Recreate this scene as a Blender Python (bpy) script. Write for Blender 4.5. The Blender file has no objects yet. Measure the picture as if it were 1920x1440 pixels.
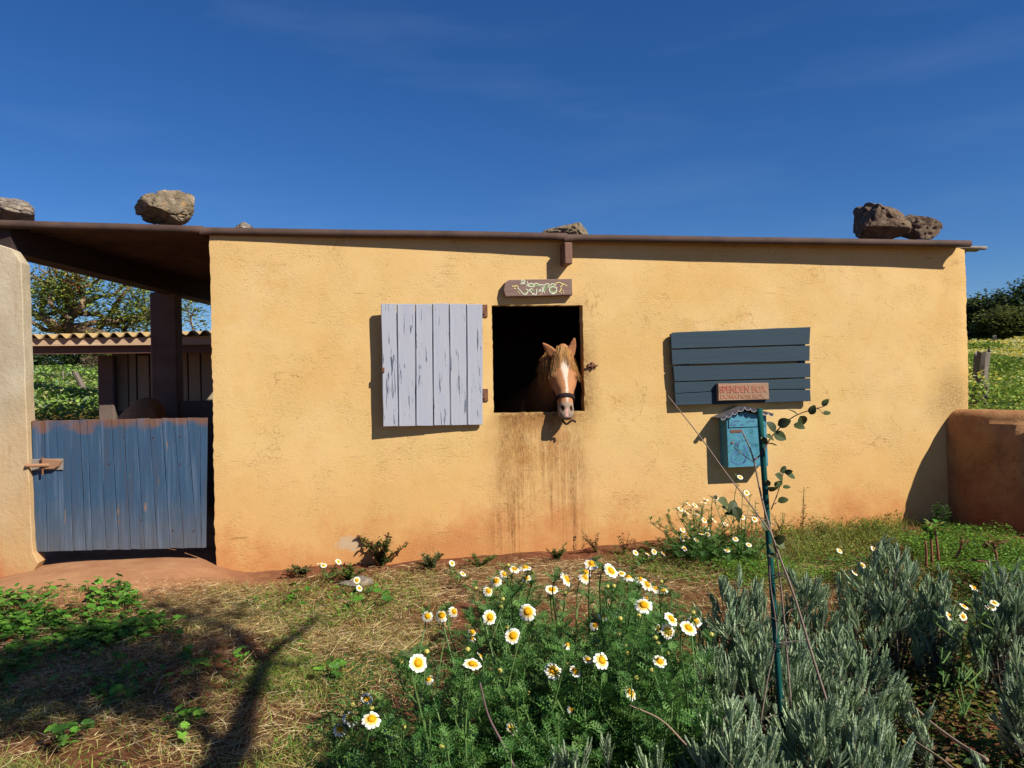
import bpy, bmesh, math
import numpy as np
from mathutils import Vector, Matrix, noise as mnoise

# ------------------------------------------------------------------ camera, sky, sun, exposure
SC = bpy.context.scene
COL = SC.collection
F = 1450.0                                   # focal length in photo pixels (1920 wide)
YAW, ROLL = math.radians(11.7), 0.020
CAMLOC = np.array((0.0, -5.42, 1.22))
_R = np.array((math.cos(YAW), -math.sin(YAW), 0.0))
_U = np.array((0.0, 0.0, 1.0))
FWD = np.array((math.sin(YAW), math.cos(YAW), 0.0))
RIGHT = _R * math.cos(ROLL) - _U * math.sin(ROLL)
UP = _R * math.sin(ROLL) + _U * math.cos(ROLL)
cam_d = bpy.data.cameras.new('camera'); cam = bpy.data.objects.new('camera', cam_d); COL.objects.link(cam)
cam_d.sensor_width = 36.0; cam_d.lens = 36.0 * F / 1920.0; cam_d.clip_start = 0.05; cam_d.clip_end = 2000
cam.matrix_world = Matrix(((RIGHT[0], UP[0], -FWD[0], CAMLOC[0]), (RIGHT[1], UP[1], -FWD[1], CAMLOC[1]),
                           (RIGHT[2], UP[2], -FWD[2], CAMLOC[2]), (0, 0, 0, 1)))
SC.camera = cam

SA, SB = 0.95, 1.15                          # light travels (-SA, 1, -SB)
LDIR = Vector((-SA, 1.0, -SB)).normalized()
SUN_EL = math.atan2(SB, math.hypot(SA, 1.0)); SUN_AZ = math.atan2(SA, -1.0)
world = bpy.data.worlds.new('World'); SC.world = world; world.use_nodes = True
wt = world.node_tree; wt.nodes.clear()
w_out = wt.nodes.new('ShaderNodeOutputWorld'); w_bg = wt.nodes.new('ShaderNodeBackground')
sky = wt.nodes.new('ShaderNodeTexSky'); sky.sky_type = 'NISHITA'; sky.sun_disc = False
sky.sun_elevation = SUN_EL; sky.sun_rotation = SUN_AZ
sky.air_density = 1.0; sky.dust_density = 0.0; sky.ozone_density = 10.0; sky.altitude = 200
w_bg.inputs['Strength'].default_value = 0.061
# thin cirrus wisps in the whole sky
tc = wt.nodes.new('ShaderNodeTexCoord'); mp = wt.nodes.new('ShaderNodeMapping')
mp.inputs['Scale'].default_value = (1.6, 1.6, 9.0); mp.inputs['Rotation'].default_value = (0.25, -0.28, 0.3)
nz = wt.nodes.new('ShaderNodeTexNoise'); nz.inputs['Scale'].default_value = 1.7; nz.inputs['Detail'].default_value = 7; nz.inputs['Roughness'].default_value = 0.55
rp = wt.nodes.new('ShaderNodeValToRGB'); rp.color_ramp.elements[0].position = 0.5; rp.color_ramp.elements[1].position = 0.85
rp.color_ramp.elements[0].color = (0, 0, 0, 1); rp.color_ramp.elements[1].color = (0.055, 0.055, 0.055, 1)
hs = wt.nodes.new('ShaderNodeHueSaturation'); hs.inputs['Saturation'].default_value = 1.13; hs.inputs['Hue'].default_value = 0.507
mx = wt.nodes.new('ShaderNodeMix'); mx.data_type = 'RGBA'
wt.links.new(tc.outputs['Generated'], mp.inputs['Vector']); wt.links.new(mp.outputs['Vector'], nz.inputs['Vector'])
wt.links.new(nz.outputs['Fac'], rp.inputs['Fac']); wt.links.new(rp.outputs['Color'], mx.inputs[0])
wt.links.new(sky.outputs['Color'], hs.inputs['Color']); wt.links.new(hs.outputs['Color'], mx.inputs[6]); mx.inputs[7].default_value = (7.0, 8.5, 11.0, 1)
wt.links.new(mx.outputs[2], w_bg.inputs['Color']); wt.links.new(w_bg.outputs['Background'], w_out.inputs['Surface'])

sun_d = bpy.data.lights.new('sun', 'SUN'); sun_d.energy = 5.0; sun_d.angle = math.radians(0.53); sun_d.color = (1.0, 0.93, 0.82)
sun = bpy.data.objects.new('sun', sun_d); COL.objects.link(sun)
sun.rotation_euler = LDIR.to_track_quat('-Z', 'Y').to_euler()
SC.view_settings.view_transform = 'Standard'; SC.view_settings.look = 'None'
SC.view_settings.exposure = 0.62; SC.view_settings.gamma = 1.0; SC.view_settings.use_curve_mapping = False
try:
    SC.cycles.use_denoising = True; SC.cycles.max_bounces = 6; SC.cycles.diffuse_bounces = 4; SC.cycles.transparent_max_bounces = 8
except Exception: pass

# ------------------------------------------------------------------ survey helpers (photo pixel -> place)
def ray(px, py):
    return (px - 960) / F * RIGHT - (py - 720) / F * UP + FWD
def on_y(px, py, Y=0.0):
    d = ray(px, py); return CAMLOC + d * ((Y - CAMLOC[1]) / d[1])
def on_z(px, py, Z=0.0):
    d = ray(px, py); return CAMLOC + d * ((Z - CAMLOC[2]) / d[2])
def at(px, py, depth):
    return CAMLOC + ray(px, py) * depth
def lin(r, g, b):
    f = lambda c: ((c / 255 + 0.055) / 1.055) ** 2.4 if c > 10 else c / 255 / 12.92
    return (f(r), f(g), f(b))

# ------------------------------------------------------------------ mesh helpers
RNG = np.random.default_rng(7)
def link(o, parent=None):
    COL.objects.link(o)
    if parent is not None: o.parent = parent
    return o
def origin_of(o):
    p = np.zeros(3)
    while o is not None:
        p += np.array(o.location); o = o.parent
    return p
def mesh_from(name, V, Fs, mats=(), col=None, smooth=False, midx=None):
    """V (n,3); Fs list of (m,k) int arrays or one list of tuples"""
    me = bpy.data.meshes.new(name)
    V = np.asarray(V, dtype=np.float32)
    if isinstance(Fs, list) and (len(Fs) == 0 or not isinstance(Fs[0], np.ndarray)):
        lens = np.array([len(f) for f in Fs], dtype=np.int32); loops = np.array([i for f in Fs for i in f], dtype=np.int32)
    else:
        lens = np.concatenate([np.full(len(a), a.shape[1], dtype=np.int32) for a in Fs])
        loops = np.concatenate([a.reshape(-1) for a in Fs]).astype(np.int32)
    me.vertices.add(len(V)); me.vertices.foreach_set('co', V.reshape(-1))
    me.loops.add(len(loops)); me.loops.foreach_set('vertex_index', loops)
    me.polygons.add(len(lens))
    st = np.zeros(len(lens), dtype=np.int32); st[1:] = np.cumsum(lens)[:-1]
    me.polygons.foreach_set('loop_start', st)
    try: me.polygons.foreach_set('loop_total', lens)
    except Exception: pass
    me.polygons.foreach_set('use_smooth', np.full(len(lens), bool(smooth)))
    for m in mats: me.materials.append(m)
    if midx is not None: me.polygons.foreach_set('material_index', np.asarray(midx, dtype=np.int32))
    if col is not None:
        a = me.color_attributes.new('Col', 'FLOAT_COLOR', 'POINT')
        c = np.ones((len(V), 4), dtype=np.float32); c[:, :3] = col
        a.data.foreach_set('color', c.reshape(-1))
    me.update(calc_edges=True); me.validate()
    return me
def obj(name, me, parent=None, **props):
    o = bpy.data.objects.new(name, me); link(o, parent)
    for k, v in props.items(): o[k] = v
    return o
def part(name, V, Fs, mat, parent, col=None, smooth=False, **props):
    V = np.asarray(V, dtype=np.float64) - origin_of(parent)
    return obj(name, mesh_from(name, V, Fs, [mat], col, smooth), parent, **props)
def thing(name, label, cat, loc=(0, 0, 0), group=None):
    o = bpy.data.objects.new(name, None); o.empty_display_size = 0.1; link(o); o.location = [float(c) for c in loc]
    o['label'] = label; o['category'] = cat
    if group: o['group'] = group
    return o
def solo(name, V, Fs, mat, label, cat, loc=(0, 0, 0), col=None, smooth=False, group=None, kind=None):
    V = np.asarray(V, dtype=np.float64) - np.asarray(loc)
    o = obj(name, mesh_from(name, V, Fs, [mat], col, smooth)); o.location = [float(c) for c in loc]
    if label: o['label'] = label
    if cat: o['category'] = cat
    if group: o['group'] = group
    if kind: o['kind'] = kind
    return o

class Batch:
    """many transformed copies of small templates, or raw pieces, in one mesh"""
    def __init__(s): s.V = []; s.F = {}; s.C = []; s.n = 0
    def raw(s, V, Fs, col):
        V = np.asarray(V, float); s.V.append(V)
        c = np.asarray(col, float)
        s.C.append(np.broadcast_to(c, (len(V), 3)) if c.ndim == 1 else c)
        for f in Fs:
            f = np.asarray(f); f = f[None] if f.ndim == 1 else f
            s.F.setdefault(f.shape[1], []).append(f + s.n)
        s.n += len(V)
    def inst(s, T, Tf, M, P, C, shade=None):
        """T (k,3) template, Tf list of (m,q), M (n,3,3), P (n,3), C (n,3)"""
        n, k = len(P), len(T)
        if n == 0: return
        V = np.einsum('nij,kj->nki', M, T) + P[:, None, :]
        c = np.repeat(C[:, None, :], k, 1)
        if shade is not None:
            sh = np.asarray(shade, float); c = c * (sh[None, :, None] if sh.ndim == 1 else sh[None])
        s.V.append(V.reshape(-1, 3)); s.C.append(c.reshape(-1, 3))
        off = (np.arange(n) * k)[:, None, None] + s.n
        for f in Tf:
            f = np.asarray(f); s.F.setdefault(f.shape[1], []).append((f[None] + off).reshape(-1, f.shape[1]))
        s.n += n * k
    def mesh(s, name, mat, origin=(0, 0, 0), smooth=False):
        V = np.concatenate(s.V) - np.asarray(origin); C = np.concatenate(s.C)
        return mesh_from(name, V, [np.concatenate(v) for v in s.F.values()], [mat], C, smooth)
    def part(s, name, mat, parent, smooth=False, **props):
        return obj(name, s.mesh(name, mat, origin_of(parent), smooth), parent, **props)

def unit(a):
    a = np.asarray(a, float); return a / np.maximum(np.linalg.norm(a, axis=-1, keepdims=True), 1e-9)
def frames(D, Nrm):
    """columns: side, along D, normal"""
    D = unit(D); S = unit(np.cross(D, Nrm)); Nn = np.cross(S, D)
    return np.stack([S, D, Nn], axis=-1)
def tube(batch, P, R, col, k=5, cap=True):
    P = np.asarray(P, float); R = np.broadcast_to(np.asarray(R, float), (len(P),))
    T = unit(np.gradient(P, axis=0)); ref = np.array((0.31, 0.2, 0.93)) if abs(T[0][2]) < 0.9 else np.array((1.0, 0.1, 0.05))
    S = unit(np.cross(T, ref)); B = np.cross(T, S)
    a = np.arange(k) / k * 2 * np.pi
    V = P[:, None, :] + R[:, None, None] * (np.cos(a)[None, :, None] * S[:, None, :] + np.sin(a)[None, :, None] * B[:, None, :])
    V = V.reshape(-1, 3); i = np.arange(len(P) - 1)[:, None] * k; j = np.arange(k)[None]; j2 = (j + 1) % k
    q = np.stack([i + j, i + j2, i + k + j2, i + k + j], -1).reshape(-1, 4)
    fs = [q]
    if cap: fs += [np.arange(k)[::-1][None], (np.arange(k) + (len(P) - 1) * k)[None]]
    batch.raw(V, fs, col)
def smooth_path(P, n=16):
    """Catmull-Rom through the points"""
    P = np.asarray(P, float); Q = np.vstack([2 * P[0] - P[1], P, 2 * P[-1] - P[-2]])
    t = np.linspace(0, len(P) - 1 - 1e-6, n); i = t.astype(int); f = (t - i)[:, None]
    p0, p1, p2, p3 = Q[i], Q[i + 1], Q[i + 2], Q[i + 3]
    return 0.5 * ((2 * p1) + (-p0 + p2) * f + (2 * p0 - 5 * p1 + 4 * p2 - p3) * f ** 2 + (-p0 + 3 * p1 - 3 * p2 + p3) * f ** 3)
def box(x0, x1, y0, y1, z0, z1, b=0.0):
    """box with chamfered edges along its faces (b)"""
    if b <= 0:
        V = [(x, y, z) for z in (z0, z1) for y in (y0, y1) for x in (x0, x1)]
        return V, [(0, 2, 3, 1), (4, 5, 7, 6), (0, 1, 5, 4), (2, 6, 7, 3), (0, 4, 6, 2), (1, 3, 7, 5)]
    bm = bmesh.new(); bmesh.ops.create_cube(bm, size=1)
    for v in bm.verts:
        v.co = Vector(((x0 + x1) / 2 + v.co.x * (x1 - x0), (y0 + y1) / 2 + v.co.y * (y1 - y0), (z0 + z1) / 2 + v.co.z * (z1 - z0)))
    bmesh.ops.bevel(bm, geom=list(bm.edges), offset=b, segments=1, affect='EDGES')
    bm.verts.index_update(); V = [tuple(v.co) for v in bm.verts]; Fs = [tuple(v.index for v in f.verts) for f in bm.faces]; bm.free()
    return V, Fs
def merge(*vf):
    V, Fs = [], []
    for v, f in vf:
        n = len(V); V += [tuple(p) for p in v]; Fs += [tuple(i + n for i in q) for q in f]
    return V, Fs
def prism(poly, yf, th, bevel=0.003, step=0.0, jit=0.0, rng=RNG):
    """poly: photo pixels round the front face; yf: y of that face (number or function of px); th: thickness backwards"""
    Y = yf if callable(yf) else (lambda px, py: yf)
    pts = []
    for k in range(len(poly)):
        a, b = np.array(poly[k], float), np.array(poly[(k + 1) % len(poly)], float)
        A, B = on_y(*a, Y(*a)), on_y(*b, Y(*b))
        m = max(1, int(np.linalg.norm(B - A) / step)) if step else 1
        for i in range(m):
            q = A + (B - A) * i / m
            if i and jit:
                nrm = unit(np.array((-(B - A)[2], 0, (B - A)[0]))); q = q + nrm * rng.normal(0, jit)
            pts.append(q)
    P = np.array(pts); n = len(P); c = P.mean(0)
    ins = []
    for i in range(n):
        e1, e2 = unit(P[i] - P[i - 1]), unit(P[(i + 1) % n] - P[i]); t = unit(e1 + e2)
        nv = np.array((-t[2], 0, t[0]));
        if nv @ (c - P[i]) < 0: nv = -nv
        ins.append(P[i] + nv * bevel)
    ins = np.array(ins)
    V = np.vstack([ins, P + (0, bevel, 0), P + (0, th, 0)])
    Fs = [tuple(range(n)), tuple(range(2 * n, 3 * n))[::-1]]
    for i in range(n):
        j = (i + 1) % n
        Fs += [(i, i + n, j + n, j), (i + n, i + 2 * n, j + 2 * n, j + n)]
    # outward orientation
    a = V[1] - V[0]; b2 = V[2] - V[0]
    if np.cross(P[1] - P[0], P[2] - P[0])[1] > 0: Fs = [f[::-1] for f in Fs]
    return V, Fs
def loft(rings, closed_ends=True):
    rings = [np.asarray(r, float) for r in rings]; k = len(rings[0]); V = np.vstack(rings); Fs = []
    for i in range(len(rings) - 1):
        for j in range(k):
            j2 = (j + 1) % k; Fs.append((i * k + j, i * k + j2, (i + 1) * k + j2, (i + 1) * k + j))
    if closed_ends: Fs += [tuple(range(k))[::-1], tuple(range((len(rings) - 1) * k, len(rings) * k))]
    return V, Fs
def text_mesh(body, size, extrude=0.001, offset=0.0):
    cu = bpy.data.curves.new('lettering', 'FONT'); cu.body = body; cu.size = size; cu.extrude = extrude; cu.offset = offset
    cu.resolution_u = 3
    o = bpy.data.objects.new('lettering_source', cu); COL.objects.link(o)
    dg = bpy.context.evaluated_depsgraph_get(); me = bpy.data.meshes.new_from_object(o.evaluated_get(dg))
    bpy.data.objects.remove(o); bpy.data.curves.remove(cu)
    return me

# ------------------------------------------------------------------ materials
class NT:
    def __init__(s, name):
        s.m = bpy.data.materials.new(name); s.m.use_nodes = True; s.t = s.m.node_tree; s.t.nodes.clear()
        s.out = s.t.nodes.new('ShaderNodeOutputMaterial')
    def node(s, ty, **kw):
        n = s.t.nodes.new(ty)
        for k, v in kw.items(): setattr(n, k, v)
        return n
    def set(s, sock, v):
        if isinstance(v, bpy.types.NodeSocket): s.t.links.new(v, sock)
        elif isinstance(v, (tuple, list)) and len(v) == 3 and sock.type == 'RGBA': sock.default_value = (*v, 1)
        else: sock.default_value = v
    def pos(s): return s.node('ShaderNodeNewGeometry').outputs['Position']
    def ob(s): return s.node('ShaderNodeTexCoord').outputs['Object']
    def rand(s): return s.node('ShaderNodeObjectInfo').outputs['Random']
    def att(s, name='Col'): return s.node('ShaderNodeAttribute', attribute_name=name).outputs['Color']
    def map(s, v, scale=(1, 1, 1), loc=(0, 0, 0), rot=(0, 0, 0)):
        n = s.node('ShaderNodeMapping'); s.set(n.inputs['Vector'], v)
        n.inputs['Scale'].default_value = scale; n.inputs['Rotation'].default_value = rot
        s.set(n.inputs['Location'], loc); return n.outputs[0]
    def noise(s, v, scale, detail=4, rough=0.55, dist=0.0, fac=True):
        n = s.node('ShaderNodeTexNoise'); s.set(n.inputs['Vector'], v); n.inputs['Scale'].default_value = scale
        n.inputs['Detail'].default_value = detail; n.inputs['Roughness'].default_value = rough; n.inputs['Distortion'].default_value = dist
        return n.outputs['Fac' if fac else 'Color']
    def voro(s, v, scale, feature='F1', out='Distance'):
        n = s.node('ShaderNodeTexVoronoi', feature=feature); s.set(n.inputs['Vector'], v); n.inputs['Scale'].default_value = scale
        return n.outputs[out]
    def ramp(s, f, stops, interp='LINEAR'):
        n = s.node('ShaderNodeValToRGB'); s.set(n.inputs[0], f); r = n.color_ramp; r.interpolation = interp
        while len(r.elements) < len(stops): r.elements.new(0.5)
        for e, (p, c) in zip(r.elements, stops):
            e.position = p; e.color = (c, c, c, 1) if isinstance(c, (int, float)) else (*c, 1)
        return n.outputs['Color']
    def step(s, f, a, b): return s.ramp(f, [(a, 0.0), (b, 1.0)]) if a < b else s.ramp(f, [(b, 1.0), (a, 0.0)])
    def mix(s, f, a, b, mode='MIX'):
        n = s.node('ShaderNodeMix', data_type='RGBA', blend_type=mode); s.set(n.inputs[0], f); s.set(n.inputs[6], a); s.set(n.inputs[7], b)
        return n.outputs[2]
    def math(s, op, a, b=0.0, c=None, clamp=False):
        n = s.node('ShaderNodeMath', operation=op, use_clamp=clamp); s.set(n.inputs[0], a); s.set(n.inputs[1], b)
        if c is not None: s.set(n.inputs[2], c)
        return n.outputs[0]
    def sep(s, v):
        n = s.node('ShaderNodeSeparateXYZ'); s.set(n.inputs[0], v); return n.outputs
    def comb(s, x, y, z):
        n = s.node('ShaderNodeCombineXYZ'); s.set(n.inputs[0], x); s.set(n.inputs[1], y); s.set(n.inputs[2], z); return n.outputs[0]
    def rng(s, v, a, b, c=0.0, d=1.0):
        n = s.node('ShaderNodeMapRange', clamp=True); s.set(n.inputs[0], v)
        for i, q in zip((1, 2, 3, 4), (a, b, c, d)): n.inputs[i].default_value = q
        return n.outputs[0]
    def bump(s, h, strength=0.5, dist=0.01, normal=None):
        n = s.node('ShaderNodeBump'); s.set(n.inputs['Height'], h); n.inputs['Strength'].default_value = strength
        n.inputs['Distance'].default_value = dist
        if normal is not None: s.set(n.inputs['Normal'], normal)
        return n.outputs[0]
    def done(s, color, rough=0.8, normal=None, metal=0.0, spec=0.35, trans=None):
        b = s.node('ShaderNodeBsdfPrincipled'); s.set(b.inputs['Base Color'], color); s.set(b.inputs['Roughness'], rough)
        b.inputs['Metallic'].default_value = metal; b.inputs['Specular IOR Level'].default_value = spec
        if normal is not None: s.set(b.inputs['Normal'], normal)
        sh = b.outputs[0]
        if trans:
            t = s.node('ShaderNodeBsdfTranslucent'); s.set(t.inputs['Color'], color)
            if normal is not None: s.set(t.inputs['Normal'], normal)
            m = s.node('ShaderNodeMixShader'); m.inputs[0].default_value = trans
            s.t.links.new(sh, m.inputs[1]); s.t.links.new(t.outputs[0], m.inputs[2]); sh = m.outputs[0]
        s.t.links.new(sh, s.out.inputs['Surface']); return s.m

# window opening on the wall plane y = 0
WX0 = on_y(924, 672)[0]; WX1 = on_y(1095, 672)[0]; WZ0 = on_y(1010, 773)[2]; WZ1 = on_y(1010, 572)[2]
HX0 = on_y(399, 760)[0]; HX1 = on_y(1814, 640)[0]

def m_plaster():
    n = NT('ochre_plaster'); p = n.pos(); x, y, z = n.sep(p)
    big = n.noise(p, 1.1, 5, 0.6); mid = n.noise(p, 5.0, 5, 0.6); fine = n.noise(p, 60, 4, 0.65); grit = n.noise(p, 240, 2, 0.6)
    c = n.ramp(big, [(0.3, lin(196, 158, 98)), (0.5, lin(200, 167, 110)), (0.7, lin(205, 175, 125))])
    c = n.mix(n.math('MULTIPLY', n.step(mid, 0.52, 0.72), 0.55), c, lin(192, 152, 86))
    # earth splash and damp creeping up from the ground, deeper in patches
    hz = n.math('ADD', z, n.math('MULTIPLY', n.math('SUBTRACT', n.noise(p, 2.2, 7, 0.7), 0.5), -1.4))
    # hand-applied coats: broad patches that meet in soft edges
    pv = n.node('ShaderNodeTexVoronoi', feature='SMOOTH_F1'); n.set(pv.inputs['Vector'], n.mix(0.25, p, n.noise(p, 3.0, 4, 0.6, fac=False))); pv.inputs['Scale'].default_value = 1.7; pv.inputs['Smoothness'].default_value = 0.25
    c = n.mix(n.math('MULTIPLY', n.sep(pv.outputs['Color'])[0], 0.22), c, lin(186, 146, 84)); c = n.mix(n.math('MULTIPLY', n.sep(pv.outputs['Color'])[1], 0.16), c, lin(216, 190, 146))
    c = n.mix(n.math('MULTIPLY', n.rng(hz, 0.85, 0.1), 0.72), c, lin(196, 146, 88))
    c = n.mix(n.math('MULTIPLY', n.rng(hz, 0.34, -0.02), 0.75), c, lin(178, 116, 70))
    # dark grazes and pits
    gm = n.map(p, (1, 1, 2.6)); gz = n.noise(gm, 34, 6, 0.75, 0.6); area = n.step(n.noise(p, 3.4, 5, 0.65), 0.46, 0.62)
    gm2 = n.math('MULTIPLY', n.step(gz, 0.57, 0.66), area)
    c = n.mix(n.math('MULTIPLY', gm2, 0.5), c, lin(120, 78, 34))
    pits = n.math('MULTIPLY', n.step(n.voro(p, 30), 0.13, 0.06), n.step(n.noise(p, 7, 3), 0.46, 0.6))
    c = n.mix(n.math('MULTIPLY', pits, 0.6), c, lin(92, 58, 28))
    # run-off under the window: dribble and dust stains
    cx = (WX0 + WX1) / 2; hw = (WX1 - WX0) / 2 + 0.02
    wav = n.math('MULTIPLY', n.math('SUBTRACT', n.noise(n.map(p, (5, 1, 2.2)), 1.0, 5, 0.65), 0.5), 0.34)
    edge = n.math('ADD', n.math('ABSOLUTE', n.math('SUBTRACT', x, cx + 0.01)), wav); drop = n.math('SUBTRACT', WZ0 - 0.005, z)
    inx = n.rng(edge, hw + 0.07, hw - 0.13); started = n.rng(drop, 0.0, 0.02)
    # every dribble has its own length; the ones by the jambs run furthest
    run = n.noise(n.map(p, (34, 6, 0.5)), 1.0, 4, 0.7, 0.3); side = n.rng(n.math('ABSOLUTE', n.math('SUBTRACT', x, cx - 0.01)), 0.0, hw, 0.55, 1.05)
    length = n.math('MULTIPLY', n.math('MULTIPLY', n.rng(run, 0.26, 0.64, 0.12, 1.6), side), 1.0)
    wet = n.rng(n.math('SUBTRACT', length, drop), -0.05, 0.36, 0.0, 1.0)
    grain = n.rng(n.noise(n.map(p, (110, 40, 22)), 1.0, 4, 0.7), 0.40, 0.62); smear = n.rng(n.noise(n.map(p, (12, 5, 3)), 1.0, 4, 0.65), 0.36, 0.62)
    streak = n.math('MULTIPLY', n.math('MULTIPLY', wet, n.math('ADD', n.math('MULTIPLY', grain, 0.70), 0.30)), n.math('MULTIPLY', n.math('MULTIPLY', inx, started), n.math('ADD', 0.35, n.math('MULTIPLY', smear, 0.65))))
    c = n.mix(n.math('MULTIPLY', streak, 0.82), c, lin(78, 44, 24))
    wash = n.math('MULTIPLY', n.math('MULTIPLY', n.rng(edge, hw + 0.12, hw - 0.2), started), n.math('MULTIPLY', n.rng(drop, 1.1, 0.1, 0.2, 1.0), n.rng(n.noise(p, 8, 5, 0.7), 0.35, 0.65, 0.0, 0.5)))
    c = n.mix(n.math('MULTIPLY', wash, 1.3), c, lin(158, 106, 58))
    # greasy rubbing round the opening (right jamb and sill)
    d = n.noise(p, 24, 4, 0.7)
    jr = n.math('MULTIPLY', n.rng(x, WX1 + 0.13, WX1 - 0.01), n.math('MULTIPLY', n.rng(x, WX1 - 0.03, WX1), n.math('MULTIPLY', n.rng(z, WZ0 - 0.1, WZ0 + 0.06), n.rng(z, WZ0 + 0.66, WZ0 + 0.25))))
    sl = n.math('MULTIPLY', n.rng(z, WZ0 - 0.13, WZ0 - 0.01), n.math('MULTIPLY', inx, n.rng(z, WZ0 + 0.05, WZ0 + 0.01)))
    c = n.mix(n.math('MULTIPLY', n.math('MAXIMUM', jr, sl), n.rng(d, 0.3, 0.62, 0.1, 0.85)), c, lin(88, 54, 30))
    # mossy grey patch where the boundary wall joins, cement patch near the ground
    e = n.node('ShaderNodeVectorMath', operation='DISTANCE'); n.set(e.inputs[0], p); e.inputs[1].default_value = tuple(on_y(1790, 752))
    c = n.mix(n.math('MULTIPLY', n.rng(n.math('ADD', e.outputs['Value'], n.math('MULTIPLY', mid, 0.35)), 0.52, 0.22), n.rng(fine, 0.35, 0.6, 0.2, 0.62)), c, lin(104, 84, 52))
    e2 = n.node('ShaderNodeVectorMath', operation='DISTANCE'); n.set(e2.inputs[0], n.map(p, (0.5, 1, 1), tuple(np.array((-0.5, -1, -1)) * on_y(655, 1020)))); e2.inputs[1].default_value = (0, 0, 0)
    c = n.mix(n.math('MULTIPLY', n.rng(n.math('ADD', e2.outputs['Value'], n.math('MULTIPLY', n.noise(p, 14, 4), 0.12)), 0.115, 0.085), 0.7), c, lin(176, 160, 136))
    # thin scratches
    for k, (rx, sc) in enumerate(((0.35, 7.0), (-0.2, 9.0))):
        w = n.node('ShaderNodeTexNoise'); n.set(w.inputs['Vector'], n.map(p, (1.6, 1, 22), (k * 3.1, 0, 0), (0, rx, 0))); w.inputs['Scale'].default_value = sc * 0.35; w.inputs['Detail'].default_value = 2
        line = n.math('MULTIPLY', n.step(w.outputs['Fac'], 0.67, 0.70), n.step(n.noise(p, 3.5 + k, 3), 0.52, 0.60))
        c = n.mix(n.math('MULTIPLY', line, 0.4), c, lin(112, 74, 38))
    calm = n.rng(n.noise(p, 1.9, 4, 0.6), 0.38, 0.62, 0.12, 1.0)
    iso = n.math('ABSOLUTE', n.math('SUBTRACT', n.noise(p, 2.4, 6, 0.6, 0.5), 0.5)); crack = n.math('MULTIPLY', n.step(iso, 0.0042, 0.0018), n.step(n.noise(p, 1.6, 3), 0.53, 0.58))
    c = n.mix(n.math('MULTIPLY', crack, 0.55), c, lin(116, 76, 40))
    hgt = n.math('ADD', n.math('MULTIPLY', n.math('MULTIPLY', fine, calm), 0.55), n.math('ADD', n.math('MULTIPLY', mid, 0.55), n.math('MULTIPLY', n.math('MULTIPLY', n.step(gz, 0.45, 0.7), area), -0.55)))
    hgt = n.math('SUBTRACT', n.math('ADD', hgt, n.math('MULTIPLY', n.math('MULTIPLY', grit, calm), 0.3)), n.math('MULTIPLY', pits, 0.6))
    return n.done(c, 0.92, n.bump(hgt, 0.4, 0.011), spec=0.12)

def m_wood(name, base, grain, paint=None, wear=0.5, axis=2, worn=None, stripes=60, dirt=None, rough=0.75, bump=0.35, worn2=None):
    """grain runs along the axis; paint worn away to `worn` where the noise says so"""
    n = NT(name); o = n.ob(); r = n.rand()
    off = n.comb(n.math('MULTIPLY', r, 13.7), n.math('MULTIPLY', r, 7.1), n.math('MULTIPLY', r, 5.3))
    sc = [stripes, stripes, stripes]; sc[axis] = stripes * 0.045
    g = n.noise(n.map(o, tuple(sc), off), 1.0, 5, 0.65, 0.3)
    sc2 = [14, 14, 14]; sc2[axis] = 2.2
    b = n.noise(n.map(o, tuple(sc2), off), 1.0, 4, 0.6)
    if paint is None:
        c = n.ramp(g, [(0.25, base), (0.5, grain), (0.75, tuple(min(1, q * 1.2) for q in base))])
        c = n.mix(n.math('MULTIPLY', b, 0.4), c, tuple(q * 0.6 for q in base))
    else:
        c = n.mix(n.math('MULTIPLY', g, 0.5), paint, grain)
        c = n.mix(n.math('MULTIPLY', n.step(b, 0.45, 0.75), 0.45), c, tuple(0.45 * q + 0.55 * w for q, w in zip(paint, base)))
        if worn is not None:
            sc3 = [34, 34, 34]; sc3[axis] = 4.6
            ch = n.math('ADD', n.math('MULTIPLY', n.noise(n.map(o, tuple(sc3), off), 1.0, 6, 0.62, 0.4), 0.6), n.math('MULTIPLY', g, 0.4))
            e = n.step(ch, 1 - wear, 1 - wear + 0.03)
            c = n.mix(e, c, worn)
            if worn2 is not None: c = n.mix(n.step(n.noise(n.map(o, tuple(sc3), off), 2.6, 4, 0.6), 0.70, 0.72), c, worn2)
            g = n.math('SUBTRACT', g, n.math('MULTIPLY', e, 0.7))
    if dirt is not None:
        z0, z1, dc, zt0, zt1 = dirt; tc_ = lin(108, 74, 54); z = n.sep(n.pos())[2]; nn = n.math('MULTIPLY', n.math('SUBTRACT', n.noise(n.pos(), 9, 4), 0.5), 0.25)
        c = n.mix(n.math('MULTIPLY', n.rng(n.math('ADD', z, nn), z1, z0), 0.6), c, dc)
        c = n.mix(n.math('MULTIPLY', n.rng(n.math('ADD', z, nn), zt0, zt1), 0.9), c, tc_)
        st_ = n.noise(n.map(o, (38, 38, 1.6), off), 1.0, 5, 0.7); c = n.mix(n.math('MULTIPLY', n.step(st_, 0.5, 0.68), 0.5), c, lin(98, 112, 132)); c = n.mix(n.math('MULTIPLY', n.step(st_, 0.46, 0.34), 0.45), c, lin(66, 58, 58))
    return n.done(c, rough, n.bump(g, bump, 0.004), spec=0.3)

def m_plain(name, c1, c2, scale=12, rough=0.7, bump=0.3, bs=60, metal=0.0, spec=0.3, c3=None):
    n = NT(name); p = n.ob(); a = n.noise(p, scale, 5, 0.62)
    st = [(0.3, c1), (0.68, c2)] if c3 is None else [(0.28, c1), (0.5, c2), (0.7, c3)]
    return n.done(n.ramp(a, st), rough, n.bump(n.noise(p, bs, 5, 0.65), bump, 0.008), metal, spec)

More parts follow.
